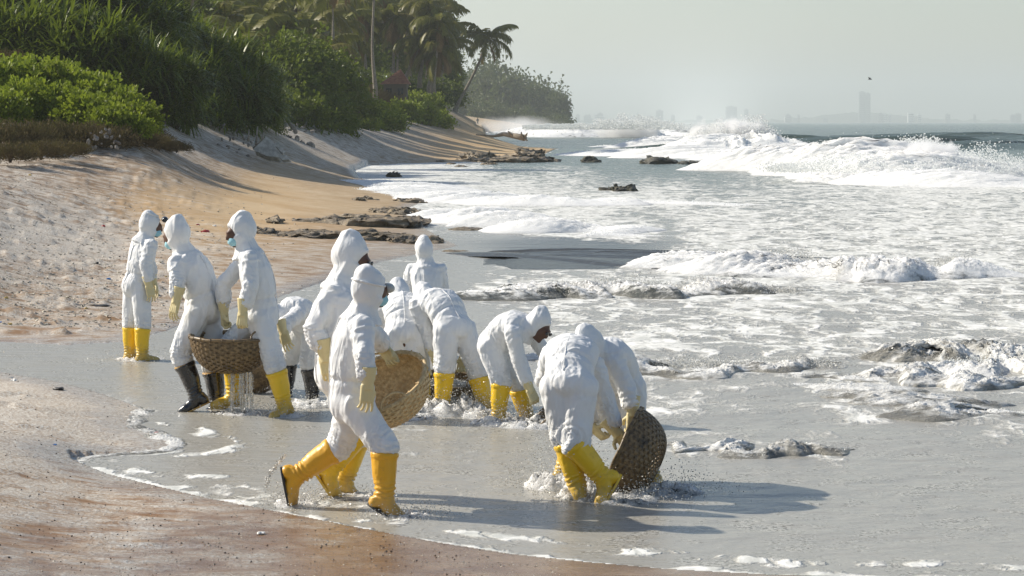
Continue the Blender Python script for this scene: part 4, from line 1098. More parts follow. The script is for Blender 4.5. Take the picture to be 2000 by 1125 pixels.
def person(label, d, s, yaw, pelvis, neck, head, head_yaw, head_pitch, arms, legs, boots=(None, None), mask=True, goggles=None, bow=0.0, voxel=0.0105, group='cleanup workers in white coveralls', hand_pose=None, shoulder=None, fold=1.0):
    """arms/legs: dict side -> (joint2, joint3, tip); every joint (px, py, k)"""
    yw = R(yaw)
    fwd = Vector((math.cos(yw), math.sin(yw), 0)); rgt = Vector((math.sin(yw), -math.cos(yw), 0))
    pel = Wp(pelvis[0], pelvis[1], d)
    nk = ray_joint(pel, neck[0], neck[1], 0.50 * s, neck[2])
    sp = (nk - pel); spl = sp.length; sp = sp / spl
    hd = ray_joint(nk, head[0], head[1], 0.19 * s, head[2])
    hy, hp = R(head_yaw), R(head_pitch)
    hf = Vector((math.cos(hy) * math.cos(hp), math.sin(hy) * math.cos(hp), math.sin(hp)))
    hup = (hd - nk).normalized() * 0.5 + Vector((0, 0, 0.6)); hup = (hup - hf * hup.dot(hf)).normalized()
    hr = hf.cross(hup)
    J = {}
    for sd, sg in (('R', 1), ('L', -1)):
        shd = nk - sp * 0.055 * s + rgt * sg * 0.165 * s
        if shoulder and sd in shoulder:
            shd = shd * 0.35 + ray_joint(nk, shoulder[sd][0], shoulder[sd][1], 0.19 * s, shoulder[sd][2]) * 0.65
        el = ray_joint(shd, *arms[sd][0][:2], 0.29 * s, arms[sd][0][2]); wr = ray_joint(el, *arms[sd][1][:2], 0.25 * s, arms[sd][1][2])
        tp = ray_joint(wr, *arms[sd][2][:2], 0.19 * s, arms[sd][2][2])
        hip = pel + rgt * sg * 0.088 * s - sp * 0.04 * s
        kn = ray_joint(hip, *legs[sd][0][:2], 0.43 * s, legs[sd][0][2]); an = ray_joint(kn, *legs[sd][1][:2], 0.40 * s, legs[sd][1][2])
        to = legs[sd][2]
        if len(to) == 3: td = ray_joint(an, *to[:2], 0.20 * s, to[2]) - an
        else: td = Vector((math.cos(R(to[0])), math.sin(R(to[0])), -math.sin(R(to[1]))))
        J[sd] = dict(sh=shd, el=el, wr=wr, tp=tp, hip=hip, kn=kn, an=an, td=td.normalized())
    back = -(sp.cross(rgt))
    # torso sections
    def spine(t):
        return pel + sp * (spl * t) + back * (bow * 4 * max(t, 0) * max(1 - t, 0))
    def torso(mb, fat):
        secs = [(-0.30, .095, .10), (-0.20, .145, .135), (0.0, .172, .150), (0.2, .170, .145), (0.45, .178, .142), (0.7, .192, .138), (0.86, .190, .120), (0.97, .135, .105), (1.05, .085, .085)]
        pts, el = [], []
        for t, a, b in secs:
            p = spine(t); d1 = (spine(t + 0.05) - spine(t - 0.05)).normalized()
            fw = d1.cross(rgt).normalized()
            pts.append(p); el.append((rgt, fw, a * s * fat, b * s * fat))
        mb.tube(pts, None, 20, True, el)
    shaft = 0.30
    # --- body (skin): one continuous figure inside the suit
    mb = MB()
    torso(mb, 0.72)
    mb.rcone(nk - sp * 0.03, nk.lerp(hd, 0.75), 0.058 * s, 0.052 * s)
    mb.ellipsoid(hd - hf * 0.012 * s + hup * 0.012 * s, (hr * 0.074 * s, hf * 0.094 * s, hup * 0.112 * s))
    mb.ellipsoid(hd + hf * 0.040 * s - hup * 0.020 * s, (hr * 0.062 * s, hf * 0.072 * s, hup * 0.098 * s))
    mb.rcone(hd + hf * 0.112 * s + hup * 0.018 * s, hd + hf * 0.126 * s - hup * 0.018 * s, 0.009 * s, 0.014 * s, 8)
    mb.rcone(hd + hf * 0.098 * s + hup * 0.034 * s + hr * 0.03 * s, hd + hf * 0.098 * s + hup * 0.034 * s - hr * 0.03 * s, 0.013 * s, 0.013 * s, 8)
    mb.rcone(hd + hf * 0.090 * s - hup * 0.088 * s, hd + hf * 0.085 * s - hup * 0.082 * s, 0.026 * s, 0.026 * s, 8)
    for sd in 'RL':
        j = J[sd]
        mb.rcone(j['sh'].lerp(nk, 0.25), j['el'], 0.048 * s, 0.038 * s); mb.rcone(j['el'], j['wr'], 0.038 * s, 0.026 * s)
        mb.rcone(j['hip'], j['kn'], 0.075 * s, 0.05 * s); mb.rcone(j['kn'], j['an'], 0.048 * s, 0.034 * s)
    me = remesh(mb, 0.014, 3)
    root = mk('person', me, MAT_SKIN)
    tag(root, label, 'person', group)
    # --- coverall
    mb = MB()
    torso(mb, 1.0)
    mb.ellipsoid(pel + back * 0.055 * s - sp * 0.02, (rgt * 0.165 * s, back * 0.115 * s, sp * 0.15 * s))
    for sd in 'RL':
        j = J[sd]
        a, e, w = j['sh'], j['el'], j['wr']
        mb.rcone(nk - sp * 0.05 * s, a, 0.080 * s, 0.074 * s)
        mb.tube([a.lerp(nk, 0.12), a.lerp(e, 0.15), a.lerp(e, 0.55), e, e.lerp(w, 0.3), e.lerp(w, 0.58), e.lerp(w, 0.68), e.lerp(w, 0.8)], [0.078 * s, 0.079 * s, 0.071 * s, 0.068 * s, 0.067 * s, 0.064 * s, 0.056 * s, 0.042 * s], 14)
        mb.rcone(a, a, 0.076 * s, 0.076 * s); mb.rcone(e, e, 0.067 * s, 0.067 * s)
        h, k, n = j['hip'], j['kn'], j['an']
        sh = (k - n).normalized()
        top = n + sh * shaft * s
        mb.tube([h.lerp(pel, 0.2), h.lerp(k, 0.2), h.lerp(k, 0.6), k, k.lerp(top, 0.3), top + sh * 0.035 * s, top + sh * 0.004 * s, top - sh * 0.04 * s],
                [0.114 * s, 0.116 * s, 0.103 * s, 0.092 * s, 0.090 * s, 0.093 * s, 0.080 * s, 0.064 * s], 16)
        mb.rcone(h, h, 0.120 * s, 0.120 * s); mb.rcone(k, k, 0.090 * s, 0.090 * s)
    # hood with a loose neck and an elastic edge round the face
    hc = hd - hf * 0.045 * s + hup * 0.014 * s
    mb.ellipsoid(hc, (hr * 0.104 * s, hf * 0.116 * s, hup * 0.136 * s), 20, 12)
    mb.ellipsoid(hc - hf * 0.035 * s + hup * 0.060 * s, (hr * 0.075 * s, hf * 0.08 * s, hup * 0.090 * s))
    mb.tube([hd - hup * 0.02 * s, nk.lerp(hd, 0.45) - hf * 0.008, nk.lerp(hd, 0.12), nk - sp * 0.04 * s], [0.098 * s, 0.088 * s, 0.106 * s, 0.150 * s], 16)
    ring = [hc + hf * 0.090 * s + hr * (math.cos(q) * 0.060 * s) + hup * (math.sin(q) * 0.088 * s - 0.012 * s) - hf * (0.012 * s * math.cos(2 * q)) for q in np.linspace(0, 2 * math.pi, 17)]
    mb.tube(ring, [0.012 * s] * 17, 8)
    me = remesh(mb, voxel, 8)
    co = get_co(me); no = get_no(me)
    # folds: long soft drapes everywhere, tight creases at the joints
    seed = (abs(hash(label)) % 1000) * 0 + pelvis[0] * 0.37
    qn = co + 0.05 * np.stack([noise3(co * 5 + 7 * j + seed) for j in range(3)], 1)
    n_a = noise3(qn * [6.5, 6.5, 2.4] + seed); n_b = noise3(qn * [9, 9, 4.0] + seed * 3)
    soft = np.exp(-(n_a * 9) ** 2) * 1.0 - 0.35 + 0.5 * np.exp(-(n_b * 10) ** 2)
    wide = noise3(qn * [4.5, 4.5, 3.0] + seed * 2)
    hold = np.ones(len(co))
    dh = np.linalg.norm(co - np.array(hd), axis=1)
    hold = 0.55 + 0.45 * sstep(0.10 * s, 0.22 * s, dh)
    disp = 0.0075 * soft * hold + 0.008 * wide * hold
    jw = np.zeros(len(co)); ax = np.zeros((len(co), 3))
    for sd in 'RL':
        j = J[sd]
        for c, rr, b in ((j['el'], 0.11, j['el'] - j['sh']), (j['kn'], 0.15, j['kn'] - j['hip']), (j['sh'], 0.12, j['el'] - j['sh']), (j['wr'].lerp(j['el'], .2), 0.09, j['wr'] - j['el']),
                         (j['an'] + (j['kn'] - j['an']).normalized() * (shaft + 0.05) * s, 0.09, j['kn'] - j['an'])):
            w = np.exp(-(((co - np.array(c)) / (rr * s)) ** 2).sum(1))
            b = b.normalized()
            jw += w; ax += w[:, None] * np.array(b)
    w = np.exp(-(((co - np.array(spine(0.25))) @ np.array(sp)) / (0.09 * s)) ** 2) * 0.5 * np.exp(-((np.abs((co - np.array(pel)) @ np.array(rgt))) / (0.2 * s)) ** 4)
    jw += w; ax += w[:, None] * np.array(sp)
    ax /= np.linalg.norm(ax, axis=1)[:, None] + 1e-6
    along = (qn * ax).sum(1)
    n_c = noise3(np.stack([along * 15 + seed, noise3(qn * 5) * 2.2, noise3(qn * 4 + 3) * 2.2], 1))
    cre = np.exp(-(n_c * 6) ** 2) - 0.4
    disp += 0.014 * np.clip(jw, 0, 1) * cre
    hs_ = (co - np.array(pel)) @ np.array(sp) / spl; rs_ = np.abs((co - np.array(pel)) @ np.array(rgt))
    disp -= 0.014 * np.exp(-((hs_ - 0.22) / 0.035) ** 2) * (rs_ < 0.23 * s) * (0.6 + 1.2 * np.abs(noise3(co * 22)))
    co = co + no * (disp * fold * s)[:, None]
    set_co(me, co)
    me.name = 'coverall'
    cov = mk('coverall', me, MAT_CLOTH, root)
    # seam down the middle of the back
    rr_ = (co - np.array(pel)) @ np.array(rgt); pts = []
    for tq in np.linspace(-0.16, 0.92, 24):
        c_ = spine(tq); d1 = (spine(tq + 0.05) - spine(tq - 0.05)).normalized(); bk = -(d1.cross(rgt))
        rel = co - np.array(c_)
        mk_ = (np.abs(rr_) < 0.022 * s) & (np.abs(rel @ np.array(d1)) < 0.022 * s)
        if mk_.any(): pts.append(c_ + bk * float(np.clip((rel[mk_] @ np.array(bk)).max(), 0.02, 0.26) + 0.0005))
    pts = [(pts[max(i - 1, 0)] + pts[i] * 2 + pts[min(i + 1, len(pts) - 1)]) / 4 for i in range(len(pts))]
    sm_ = MB(); sm_.tube(pts, [0.0042 * s] * len(pts), 6); sm_.build('back_seam', MAT_CLOTH, cov)
    # --- gloves
    for sd in 'RL':
        j = J[sd]
        X = j['tp'] - j['wr']
        Zh = (j['wr'] - spine(0.2)); Zh.z *= 0.2
        if hand_pose and sd in hand_pose and len(hand_pose[sd]) > 1: Zh = Vector(hand_pose[sd][1])
        pose = hand_pose[sd][0] if hand_pose and sd in hand_pose else 0
        g = mk('glove', GLOVE[(sd, pose)], None, root)
        M = frame_matrix(j['wr'], X, Zh)
        g.matrix_local = M @ Matrix.Diagonal((s, s, s, 1))
    # --- boots
    for sd, bt in zip('RL', boots if isinstance(boots, (list, tuple)) else (boots, boots)):
        j = J[sd]
        m, so, bd = {'y': (MAT_YBOOT, MAT_YBOOT, None), 'o': (MAT_OBOOT, MAT_SOLE, None), 'k': (MAT_KBOOT, MAT_KBOOT, None), 'kt': (MAT_KBOOT, MAT_TSOLE, MAT_TSOLE)}[bt or 'y']
        boot(root, j['kn'], j['an'], j['td'], m, s, so, bd, shaft)
    if mask:
        mb = MB()
        mb.ellipsoid(hd + hf * 0.064 * s - hup * 0.052 * s, (hr * 0.058 * s, hf * 0.068 * s, hup * 0.052 * s), 18, 12)
        m_ = mb.build('mask', MAT_MASK, root)
        co = get_co(m_.data); hh = (co - np.array(hd)) @ np.array(hup)
        set_co(m_.data, co + np.outer(0.003 * np.sin(hh / s * 320), np.array(hf)))
    if goggles == 'eyes':
        g = MB()
        for q in (-1, 1):
            g.ellipsoid(hd + hf * 0.118 * s + hup * 0.022 * s + hr * q * 0.030 * s, (hr * 0.026 * s, hf * 0.010 * s, hup * 0.018 * s), 12, 8)
        g.build('goggles', MAT_LENS, root)
    elif goggles in ('clear', 'brow'):
        up = 0.035 if goggles == 'clear' else 0.115
        g = MB()
        c = hd + hf * 0.112 * s + hup * up * s
        g.ellipsoid(c, (hr * 0.068 * s, hf * 0.040 * s, hup * 0.036 * s), 16, 10)
        gg = g.build('goggles', MAT_GOGGLE if goggles == 'clear' else MAT_LENS, root)
        st = MB()
        ft = math.sqrt(max(0.1, 1 - ((up - 0.005) / 0.150) ** 2))
        pts = [hc + hf * (math.cos(q) * 0.119 * ft * s) + hr * (math.sin(q) * 0.108 * ft * s) + hup * (up - 0.005) * s for q in np.linspace(0.5, 2 * math.pi - 0.5, 18)]
        st.tube(pts, [0.009] * 18, 6)
        st.build('strap', MAT_CLOTH, gg)
    return root, J

PEOPLE = []
def P_(*a, **k):
    r = person(*a, **k); PEOPLE.append(r); return r

# A: upright at the left, looking down, boots in the shallow wash
P_('worker standing upright in yellow boots, farthest up the wash, arms hanging by the body', 29.0, 1.0, 35, (269, 553), (283, 468, 0.0), (297, 441, 0), 15, -20,
   {'R': ((285, 517, -.3), (291, 560, -.2), (300, 600, -.2)), 'L': ((292, 515, .3), (300, 553, .3), (306, 590, .3))},
   {'R': ((279, 628, -.1), (278, 694, 0), (30, 0)), 'L': ((256, 626, .1), (254, 692, 0), (35, 0))}, ('y', 'y'), goggles='brow')
# B: carrying the dripping basket, stepping left in black boots
P_('worker in black boots with tan soles stepping ahead of the dripping basket', 24.0, 1.06, 150, (396, 600), (362, 500, .15), (341, 459, .2), 150, -25,
   {'L': ((347, 552, -.4), (344, 588, -.2), (334, 630, -.2)), 'R': ((412, 558, .5), (428, 612, .3), (434, 655, .2))},
   {'L': ((352, 690, -.2), (384, 774, .0), (346, 792, -.2)), 'R': ((412, 697, .2), (424, 792, .0), (388, 800, -.4))}, ('kt', 'kt'), bow=.05, hand_pose={'R': (1,)})
# C: partner on the seaward side of the same basket
P_('worker in yellow boots gripping the rim of the dripping basket, looking down at it', 23.7, 1.07, 185, (506, 612), (484, 492, -.1), (467, 452, 0), 200, -25,
   {'L': ((489, 560, -.5), (474, 612, -.3), (471, 652, -.1)), 'R': ((435, 556, .6), (438, 612, .4), (442, 655, 0))},
   {'L': ((533, 700, -.2), (556, 792, -.1), (235, 5)), 'R': ((452, 668, .4), (457, 772, .3), (190, 5))}, ('y', 'y'), bow=.04, goggles=None, hand_pose={'L': (1,), 'R': (1,)})
# E: bent double behind
P_('worker in black boots bent double with one glove dangling, behind the dripping basket', 25.0, 1.0, 215, (598, 632), (562, 607, -.55), (540, 628, -.4), 215, -60,
   {'L': ((556, 634, -.9), (554, 650, -.4), (564, 683, -.3)), 'R': ((540, 650, .3), (530, 690, .2), (525, 720, 0))},
   {'R': ((562, 705, .2), (558, 770, .1), (220, 0)), 'L': ((604, 705, -.2), (612, 780, 0), (230, 0))}, ('k', 'k'), bow=.06, hand_pose={'R': (1,)})
# F: rear carrier of the big tan basket
P_('tall worker holding the far side of the tan basket, blue mask showing under the hood', 18.5, 1.10, 25, (664, 722), (668, 556, .0), (691, 503, .0), -18, -30,
   {'R': ((612, 640, -.6), (636, 700, -.2), (648, 762, -.1)), 'L': ((700, 640, .5), (712, 690, .2), (725, 730, 0))},
   {'L': ((704, 838, .2), (672, 940, .1), (716, 966, -.1)), 'R': ((700, 846, -.2), (645, 916, .0), (668, 950, .1))}, ('y', 'y'), goggles='eyes', bow=.03, shoulder={'R': (634, 575, -.5)}, hand_pose={'L': (1,)})
# G: nearest walker
P_('worker striding closest to the sand in worn orange-yellow boots, carrying the tan basket', 17.75, 1.03, 8, (692, 778), (706, 616, .05), (728, 566, .1), 35, -12,
   {'R': ((712, 700, -.6), (718, 754, -.2), (714, 826, -.1)), 'L': ((738, 660, .6), (750, 682, .6), (764, 700, 0))},
   {'R': ((752, 874, -.35), (752, 972, -.05), (800, 1000, -.3)), 'L': ((668, 868, .3), (580, 930, .0), (590, 980, .2))}, ('o', 'o'), goggles='clear', bow=.05, voxel=.0095, shoulder={'R': (708, 640, -.7)}, hand_pose={'L': (1,)})
# H: standing farther out with his back turned
P_('worker with back turned, leaning forward in the shallows beyond the huddle', 29.5, 1.0, 80, (838, 598), (832, 518, .6), (827, 490, .3), 110, -30,
   {'L': ((797, 556, .2), (806, 598, .4), (812, 630, .2)), 'R': ((866, 560, .2), (862, 605, .4), (858, 640, .2))},
   {'L': ((826, 672, .2), (826, 742, 0), (80, 0)), 'R': ((850, 672, .2), (852, 742, 0), (80, 0))}, ('y', 'y'), bow=.03)
# I: bent over, seen from behind, beside the tan basket
P_('worker bent forward with hips to the viewer, hood down among the others', 24.2, 1.03, 95, (790, 650), (784, 594, .95), (776, 580, .8), 120, -50,
   {'R': ((822, 650, .6), (826, 705, .3), (836, 735, 0)), 'L': ((758, 650, .6), (760, 700, .3), (764, 730, 0))},
   {'R': ((820, 725, .3), (829, 792, 0), (80, 0)), 'L': ((766, 725, .3), (764, 792, 0), (100, 0))}, ('y', 'y'), bow=.09)
# J: bent, legs apart
P_('worker stooping with legs spread wide, reaching to the half-hidden basket', 23.9, 1.04, 118, (884, 642), (842, 588, .75), (828, 590, .6), 130, -55,
   {'L': ((836, 650, .2), (850, 700, .3), (862, 732, 0)), 'R': ((905, 650, .9), (905, 700, .5), (900, 735, 0))},
   {'L': ((868, 722, -.1), (864, 795, .0), (100, 0)), 'R': ((928, 712, .1), (951, 802, .0), (80, 0))}, ('y', 'y'), bow=.09, hand_pose={'L': (1,), 'R': (1,)})
# K: bent to the right with face visible
P_('worker stooping with face and glasses visible under the hood, beside the sunken basket', 23.2, 1.0, -28, (972, 672), (1028, 642, -.4), (1054, 638, -.2), -40, -42,
   {'R': ((1016, 712, -.3), (1036, 762, -.1), (1052, 798, 0)), 'L': ((1066, 692, .2), (1070, 740, .1), (1074, 780, 0))},
   {'R': ((980, 748, -.2), (973, 815, 0), (-30, 0)), 'L': ((1012, 752, .3), (1032, 822, .1), (-20, 0))}, ('y', 'y'), bow=.09, mask=False, goggles='eyes', hand_pose={'R': (1,)})
# M: behind the tilted basket, facing the viewer
P_('worker bowed low behind the tilted basket with the hood hiding the face', 19.3, 1.02, 215, (1212, 748), (1170, 690, -.6), (1149, 682, -.5), 235, -58,
   {'L': ((1226, 766, -.3), (1236, 808, -.1), (1236, 846, -.2)), 'R': ((1150, 790, -.4), (1158, 836, -.2), (1186, 862, -.2))},
   {'L': ((1236, 850, -.2), (1278, 940, .0), (240, 0)), 'R': ((1120, 858, -.2), (1098, 925, .1), (230, 0))}, ('y', 'y'), bow=.08, mask=False, shoulder={'L': (1196, 702, -.1)}, hand_pose={'L': (1,), 'R': (1,)})
# L: in front of the tilted basket
P_('worker doubled over with back to the viewer, hand on the tilted basket, bright yellow boots', 18.3, 1.05, 72, (1112, 752), (1122, 690, .85), (1132, 706, .7), 60, -60,
   {'R': ((1184, 792, .0), (1206, 846, -.1), (1232, 878, -.1)), 'L': ((1064, 740, .4), (1110, 800, .6), (1150, 840, .3))},
   {'L': ((1106, 862, .0), (1128, 950, .0), (90, 0)), 'R': ((1124, 872, -.2), (1178, 934, .0), (1154, 976, -.2))}, ('y', 'y'), bow=.10, voxel=.0095, shoulder={'R': (1160, 722, .5)}, hand_pose={'R': (1,)})
# N: far figure on the distant beach
def far_person():
    b = Vector(Wp(933, 246, 640)); b.z = land_z1(b.x, b.y) - 0.05
    mb = MB()
    z = Vector((0, 0, 1)); x = Vector((1, 0, 0))
    for q in (-1, 1):
        mb.rcone(b + x * q * .16, b + x * q * .1 + z * .45, .07, .08, 8); mb.rcone(b + x * q * .1 + z * .45, b + x * q * .09 + z * .88, .08, .1, 8)
        mb.rcone(b + x * q * .2 + z * 1.38, b + x * q * .30 + z * 1.1, .07, .06, 8); mb.rcone(b + x * q * .30 + z * 1.1, b + x * q * .27 + z * .85, .055, .05, 8)
    mb.rcone(b + z * .9, b + z * 1.32, .16, .19, 10); mb.rcone(b + z * 1.4, b + z * 1.52, .07, .06, 8); mb.ellipsoid(b + z * 1.63, (x * .09, Vector((0, .1, 0)), z * .12))
    me = remesh(mb, 0.04, 1)
    t = NT('dark_clothes'); m = t.out((0.06, 0.055, 0.05), 0.8)
    tag(mk('person', me, m), 'tiny dark figure standing on the far beach below the leaning palm', 'person')
far_person()
# ------------------------------------------------------------------ baskets
def wicker(name, a, b, c, wetness=0.0):
    t = NT(name); O = t.objc(); n = t.noise(O, 30, 5, 0.7); k = t.noise(O, 5, 4, 0.6)
    col = t.mix(t.ramp(n, 0.3, 0.7), a, b); col = t.mix(t.ramp(k, 0.5, 0.7), col, c)
    return t.out(col, 0.6 - 0.3 * wetness, t.bump(n, 0.4, 0.004))
M_WTAN = wicker('tan_bamboo_strip', (0.44, 0.30, 0.14), (0.72, 0.56, 0.31), (0.50, 0.35, 0.17))
M_WDARK = wicker('wet_brown_bamboo_strip', (0.085, 0.055, 0.026), (0.26, 0.175, 0.08), (0.055, 0.038, 0.02), 0.6)
BR = 0.36
def bowl(t, depth):
    """profile: t 0 rim .. 1 bottom -> radius, z"""
    th = t * math.pi / 2
    return BR * (math.cos(th) ** 0.62 if t < 0.999 else 0.0), -depth * math.sin(th) ** 1.15
def basket_meshes(depth):
    ribs, rings, per = 44, 20, 4
    VV, FF = [], []
    def strip(path, width_dir, thick_dir, w, th, closed=True):
        n = len(path); k0 = len(VV)
        for p, wd, td in zip(path, width_dir, thick_dir):
            for a, b in ((-1, -1), (1, -1), (1, 1), (-1, 1)):
                VV.append(p + wd * (a * w) + td * (b * th))
        for i in range(n if closed else n - 1):
            j = (i + 1) % n
            for q in range(4):
                r = (q + 1) % 4
                FF.append((k0 + 4 * i + q, k0 + 4 * i + r, k0 + 4 * j + r, k0 + 4 * j + q))
    N = ribs * per
    for g in range(rings):
        t = 0.02 + 0.97 * (g + 0.5) / rings
        r, z = bowl(t, depth); r2, z2 = bowl(min(t + 0.01, 1.0), depth)
        tg = np.array([r2 - r, z2 - z]); tg /= np.linalg.norm(tg)
        hgt = 0.97 / rings * math.hypot(bowl(min(1, t + .02), depth)[0] - bowl(max(0, t - .02), depth)[0], bowl(min(1, t + .02), depth)[1] - bowl(max(0, t - .02), depth)[1]) / 0.04 * 0.60
        path, wd, td = [], [], []
        for i in range(N):
            a = 2 * math.pi * i / N
            e = np.array([math.cos(a), math.sin(a), 0])
            nr = e * (-tg[1]) + np.array([0, 0, tg[0]])
            nr = nr if nr @ e > 0 or nr[2] < 0 else -nr
            wob = 0.0065 * math.cos(math.pi * i / per + math.pi * g)
            path.append(e * r + np.array([0, 0, z]) + nr * wob); wd.append(e * tg[0] + np.array([0, 0, tg[1]])); td.append(nr)
        strip(path, wd, td, hgt, 0.0022)
    for k in range(ribs):
        a = 2 * math.pi * (k + 0.5) / ribs
        e = np.array([math.cos(a), math.sin(a), 0]); sdv = np.array([-math.sin(a), math.cos(a), 0])
        path, wd, td = [], [], []
        for i in range(15):
            t = i / 15 * 0.97; r, z = bowl(t, depth)
            path.append(e * r + np.array([0, 0, z])); wd.append(sdv * max(0.25, r / BR)); td.append(e)
        strip(path, wd, td, 0.011, 0.0028, False)
    weave = np_mesh('weave', np.array(VV), np.array(FF), False)
    rim = MB()
    for off, rr, zz in ((0.005, 0.015, 0.004), (-0.012, 0.012, 0.0)):
        rim.tube([((BR + off) * math.cos(a), (BR + off) * math.sin(a), zz + 0.003 * math.sin(9 * a)) for a in np.linspace(0, 2 * math.pi, 65)], [rr] * 65, 8, False)
    for k in range(22):
        a = 2 * math.pi * k / 22
        e = Vector((math.cos(a), math.sin(a), 0))
        rim.tube([e * (BR + 0.018) + Vector((0, 0, -0.016)), e * (BR + 0.020) + Vector((0, 0, 0.014)), e * (BR - 0.018) + Vector((0, 0, 0.016)), e * (BR - 0.022) + Vector((0, 0, -0.016))], [0.005] * 4, 6)
    rim = rim.mesh('rim')
    h = MB(); h.tube([(0.11 * math.cos(a) , 0, 0.085 * math.sin(a)) for a in np.linspace(0, math.pi, 12)], [0.009] * 12, 8)
    handle = h.mesh('handle')
    for m in (weave, rim, handle): m.materials.append(None)
    return weave, rim, handle
BW, BRM, BH = basket_meshes(0.31)
def basket(label, centre, normal, mat, scale=1.0, spin=0.0, handles=True):
    """centre of the opening and the direction the opening faces"""
    e = empty('basket', centre)
    q = Vector(normal).normalized().to_track_quat('Z', 'Y')
    e.rotation_mode = 'QUATERNION'; e.rotation_quaternion = q @ Quaternion((0, 0, 1), spin)
    e.scale = (scale,) * 3
    def part(nm, me):
        o = mk(nm, me, None, e); o.material_slots[0].link = 'OBJECT'; o.material_slots[0].material = mat; return o
    part('weave', BW); part('rim', BRM)
    if handles:
        for sg in (-1, 1):
            h = part('handle', BH); h.location = (0, sg * (BR - 0.004), 0.0); h.rotation_euler = (0.35 * sg, 0, 0)
    return tag(e, label, 'basket', 'woven bamboo baskets')
basket('dripping dark brown basket carried level between two workers', Wp(452, 658, 23.75), (0.02, -0.03, 1), M_WDARK, 1.05, 0.3)
basket('tan basket tipped open toward the viewer, carried by the striding worker', Wp(748, 748, 18.05), (-0.36, -0.44, 0.76), M_WTAN, 0.90, 0.9)
basket('wet basket tilted on its edge in the shallow water', Wp(1217, 880, 18.75), (-0.90, 0.16, 0.40), M_WDARK, 0.92, 0.4, False)
basket('sunken brown basket beside the glove of the worker with glasses', Wp(1062, 812, 22.9), (-0.72, -0.05, 0.65), M_WDARK, 0.80, 0.2)
basket('half-hidden brown basket between the legs of the stooping workers', Wp(872, 742, 24.6), (0.05, -0.15, 1), M_WDARK, 0.95, 0.6)
basket('small dark basket low in the water behind the dripping one', Wp(500, 722, 25.6), (-0.6, 0.2, 0.75), M_WDARK, 0.78, 0.1, False)
# load of pellets and foam lying in the carried basket
def heap(label, c, r, d, n=2600, size=0.006):
    a = rng.random(n) * 6.283; q = np.sqrt(rng.random(n)) * r
    pos = np.stack([c.x + np.cos(a) * q, c.y + np.sin(a) * q, c.z + d * (1 - (q / r) ** 2) + rng.normal(size=n) * 0.008], 1)
    drops('pellets', label, pos, size * (0.6 + rng.random(n)), MAT_SPLASH, 'pellets')
heap('wet grey pellets lying in the half-hidden basket', Wp(872, 752, 24.6), 0.26, 0.04)

# ------------------------------------------------------------------ water: streams, splashes round the boots
def glass_water():
    t = NT('falling_water'); P = t.pos(); n = t.noise(t.mapv(P, (40, 40, 6)), 1.0, 4, 0.6)
    return t.out(t.mix(t.ramp(n, 0.4, 0.6), (0.93, 0.90, 0.85), (0.98, 0.97, 0.95)), 0.06, t.bump(n, 0.6, 0.02), IOR=1.33, **{'Transmission_Weight': 0.85})
M_FALL = glass_water()
def stream():
    e = empty('falling_water', Wp(466, 806, 23.7))
    rgs = np.random.default_rng(3)
    for k in range(9):
        x0 = 447 + 46 * (k + 0.5) / 9 + rgs.normal() * 2; dd = 23.62 + 0.16 * rgs.random()
        y0 = 728 - 6 * math.sin(math.pi * k / 8); y1 = 806 + 4 * rgs.random()
        pts, rs = [], []
        for i in range(12):
            u = i / 11; w = x0 + (x0 - 470) * 0.10 * u + 1.6 * math.sin(u * 7 + k * 2) * u
            pts.append(Wp(w, y0 + (y1 - y0) * u, dd) - e.location); rs.append((0.014 * (1 - 0.35 * u)) * (0.7 + 0.5 * math.sin(u * 17 + k * 3) ** 2))
        mb = MB(); mb.tube(pts, rs, 8); mb.build('jet', M_FALL, e)
    tag(e, 'curtain of water pouring from the dripping basket', 'water')
    n = 700; u = rgs.random(n)
    px_ = 446 + 50 * rgs.random(n); py_ = 730 + 78 * u
    pos = np.array([tuple(Wp(a, b, 23.6 + 0.2 * c)) for a, b, c in zip(px_, py_, rgs.random(n))])
    drops('drops', 'loose drops falling under the dripping basket', pos, 0.0035 + 0.004 * rgs.random(n), MAT_SPRAY, 'drops')
stream()
def splash(label, px, py, rad, hgt, n=900, size=0.0055, mat=None, ring=True, z0=0.0):
    """churned collar of water and pellets thrown up round a boot"""
    c = Gp(px, py, z0)
    m = 46; k = 9
    VV = []
    for i in range(k):
        q = i / (k - 1)
        for j in range(m):
            a = 2 * math.pi * j / m
            VV.append((c.x + math.cos(a) * rad * (0.25 + 0.85 * q) * 1.35, c.y + math.sin(a) * rad * (0.25 + 0.85 * q) * 1.35, z0 - 0.012 + hgt * 0.6 * math.sin(math.pi * min(1, 0.25 + 0.75 * q)) ** 1.3))
    VV = np.array(VV)
    nz = np.stack([fbm(VV * 17 + 31 * j + px, 4, gain=.65) for j in range(3)], 1)
    VV = VV + nz * [rad * .35, rad * .35, hgt * 0.95] * np.repeat(np.sin(np.pi * np.linspace(0.12, 1, k)), m)[:, None]
    idx = np.arange(k * m).reshape(k, m)
    f = np.stack([idx[:-1], np.roll(idx[:-1], -1, 1), np.roll(idx[1:], -1, 1), idx[1:]], -1).reshape(-1, 4)
    me = np_mesh('splash', VV, f); attr(me, 'white', np.full(len(VV), 0.62))
    tag(mk('splash', me, MAT_FOAM), label, 'splash', kind='stuff')
    a = rng.random(n) * 6.283; q = rad * (0.5 + 0.9 * np.abs(rng.normal(size=n)))
    h = hgt * 1.5 * np.abs(rng.normal(size=n)) * np.exp(-(q / rad - 1) ** 2)
    pos = np.stack([c.x + np.cos(a) * q * 1.2, c.y + np.sin(a) * q, z0 + h], 1)
    drops('drops', 'drops thrown up with the ' + label, pos, size * (0.4 + 0.9 * rng.random(n)), mat or MAT_SPLASH, 'drops')
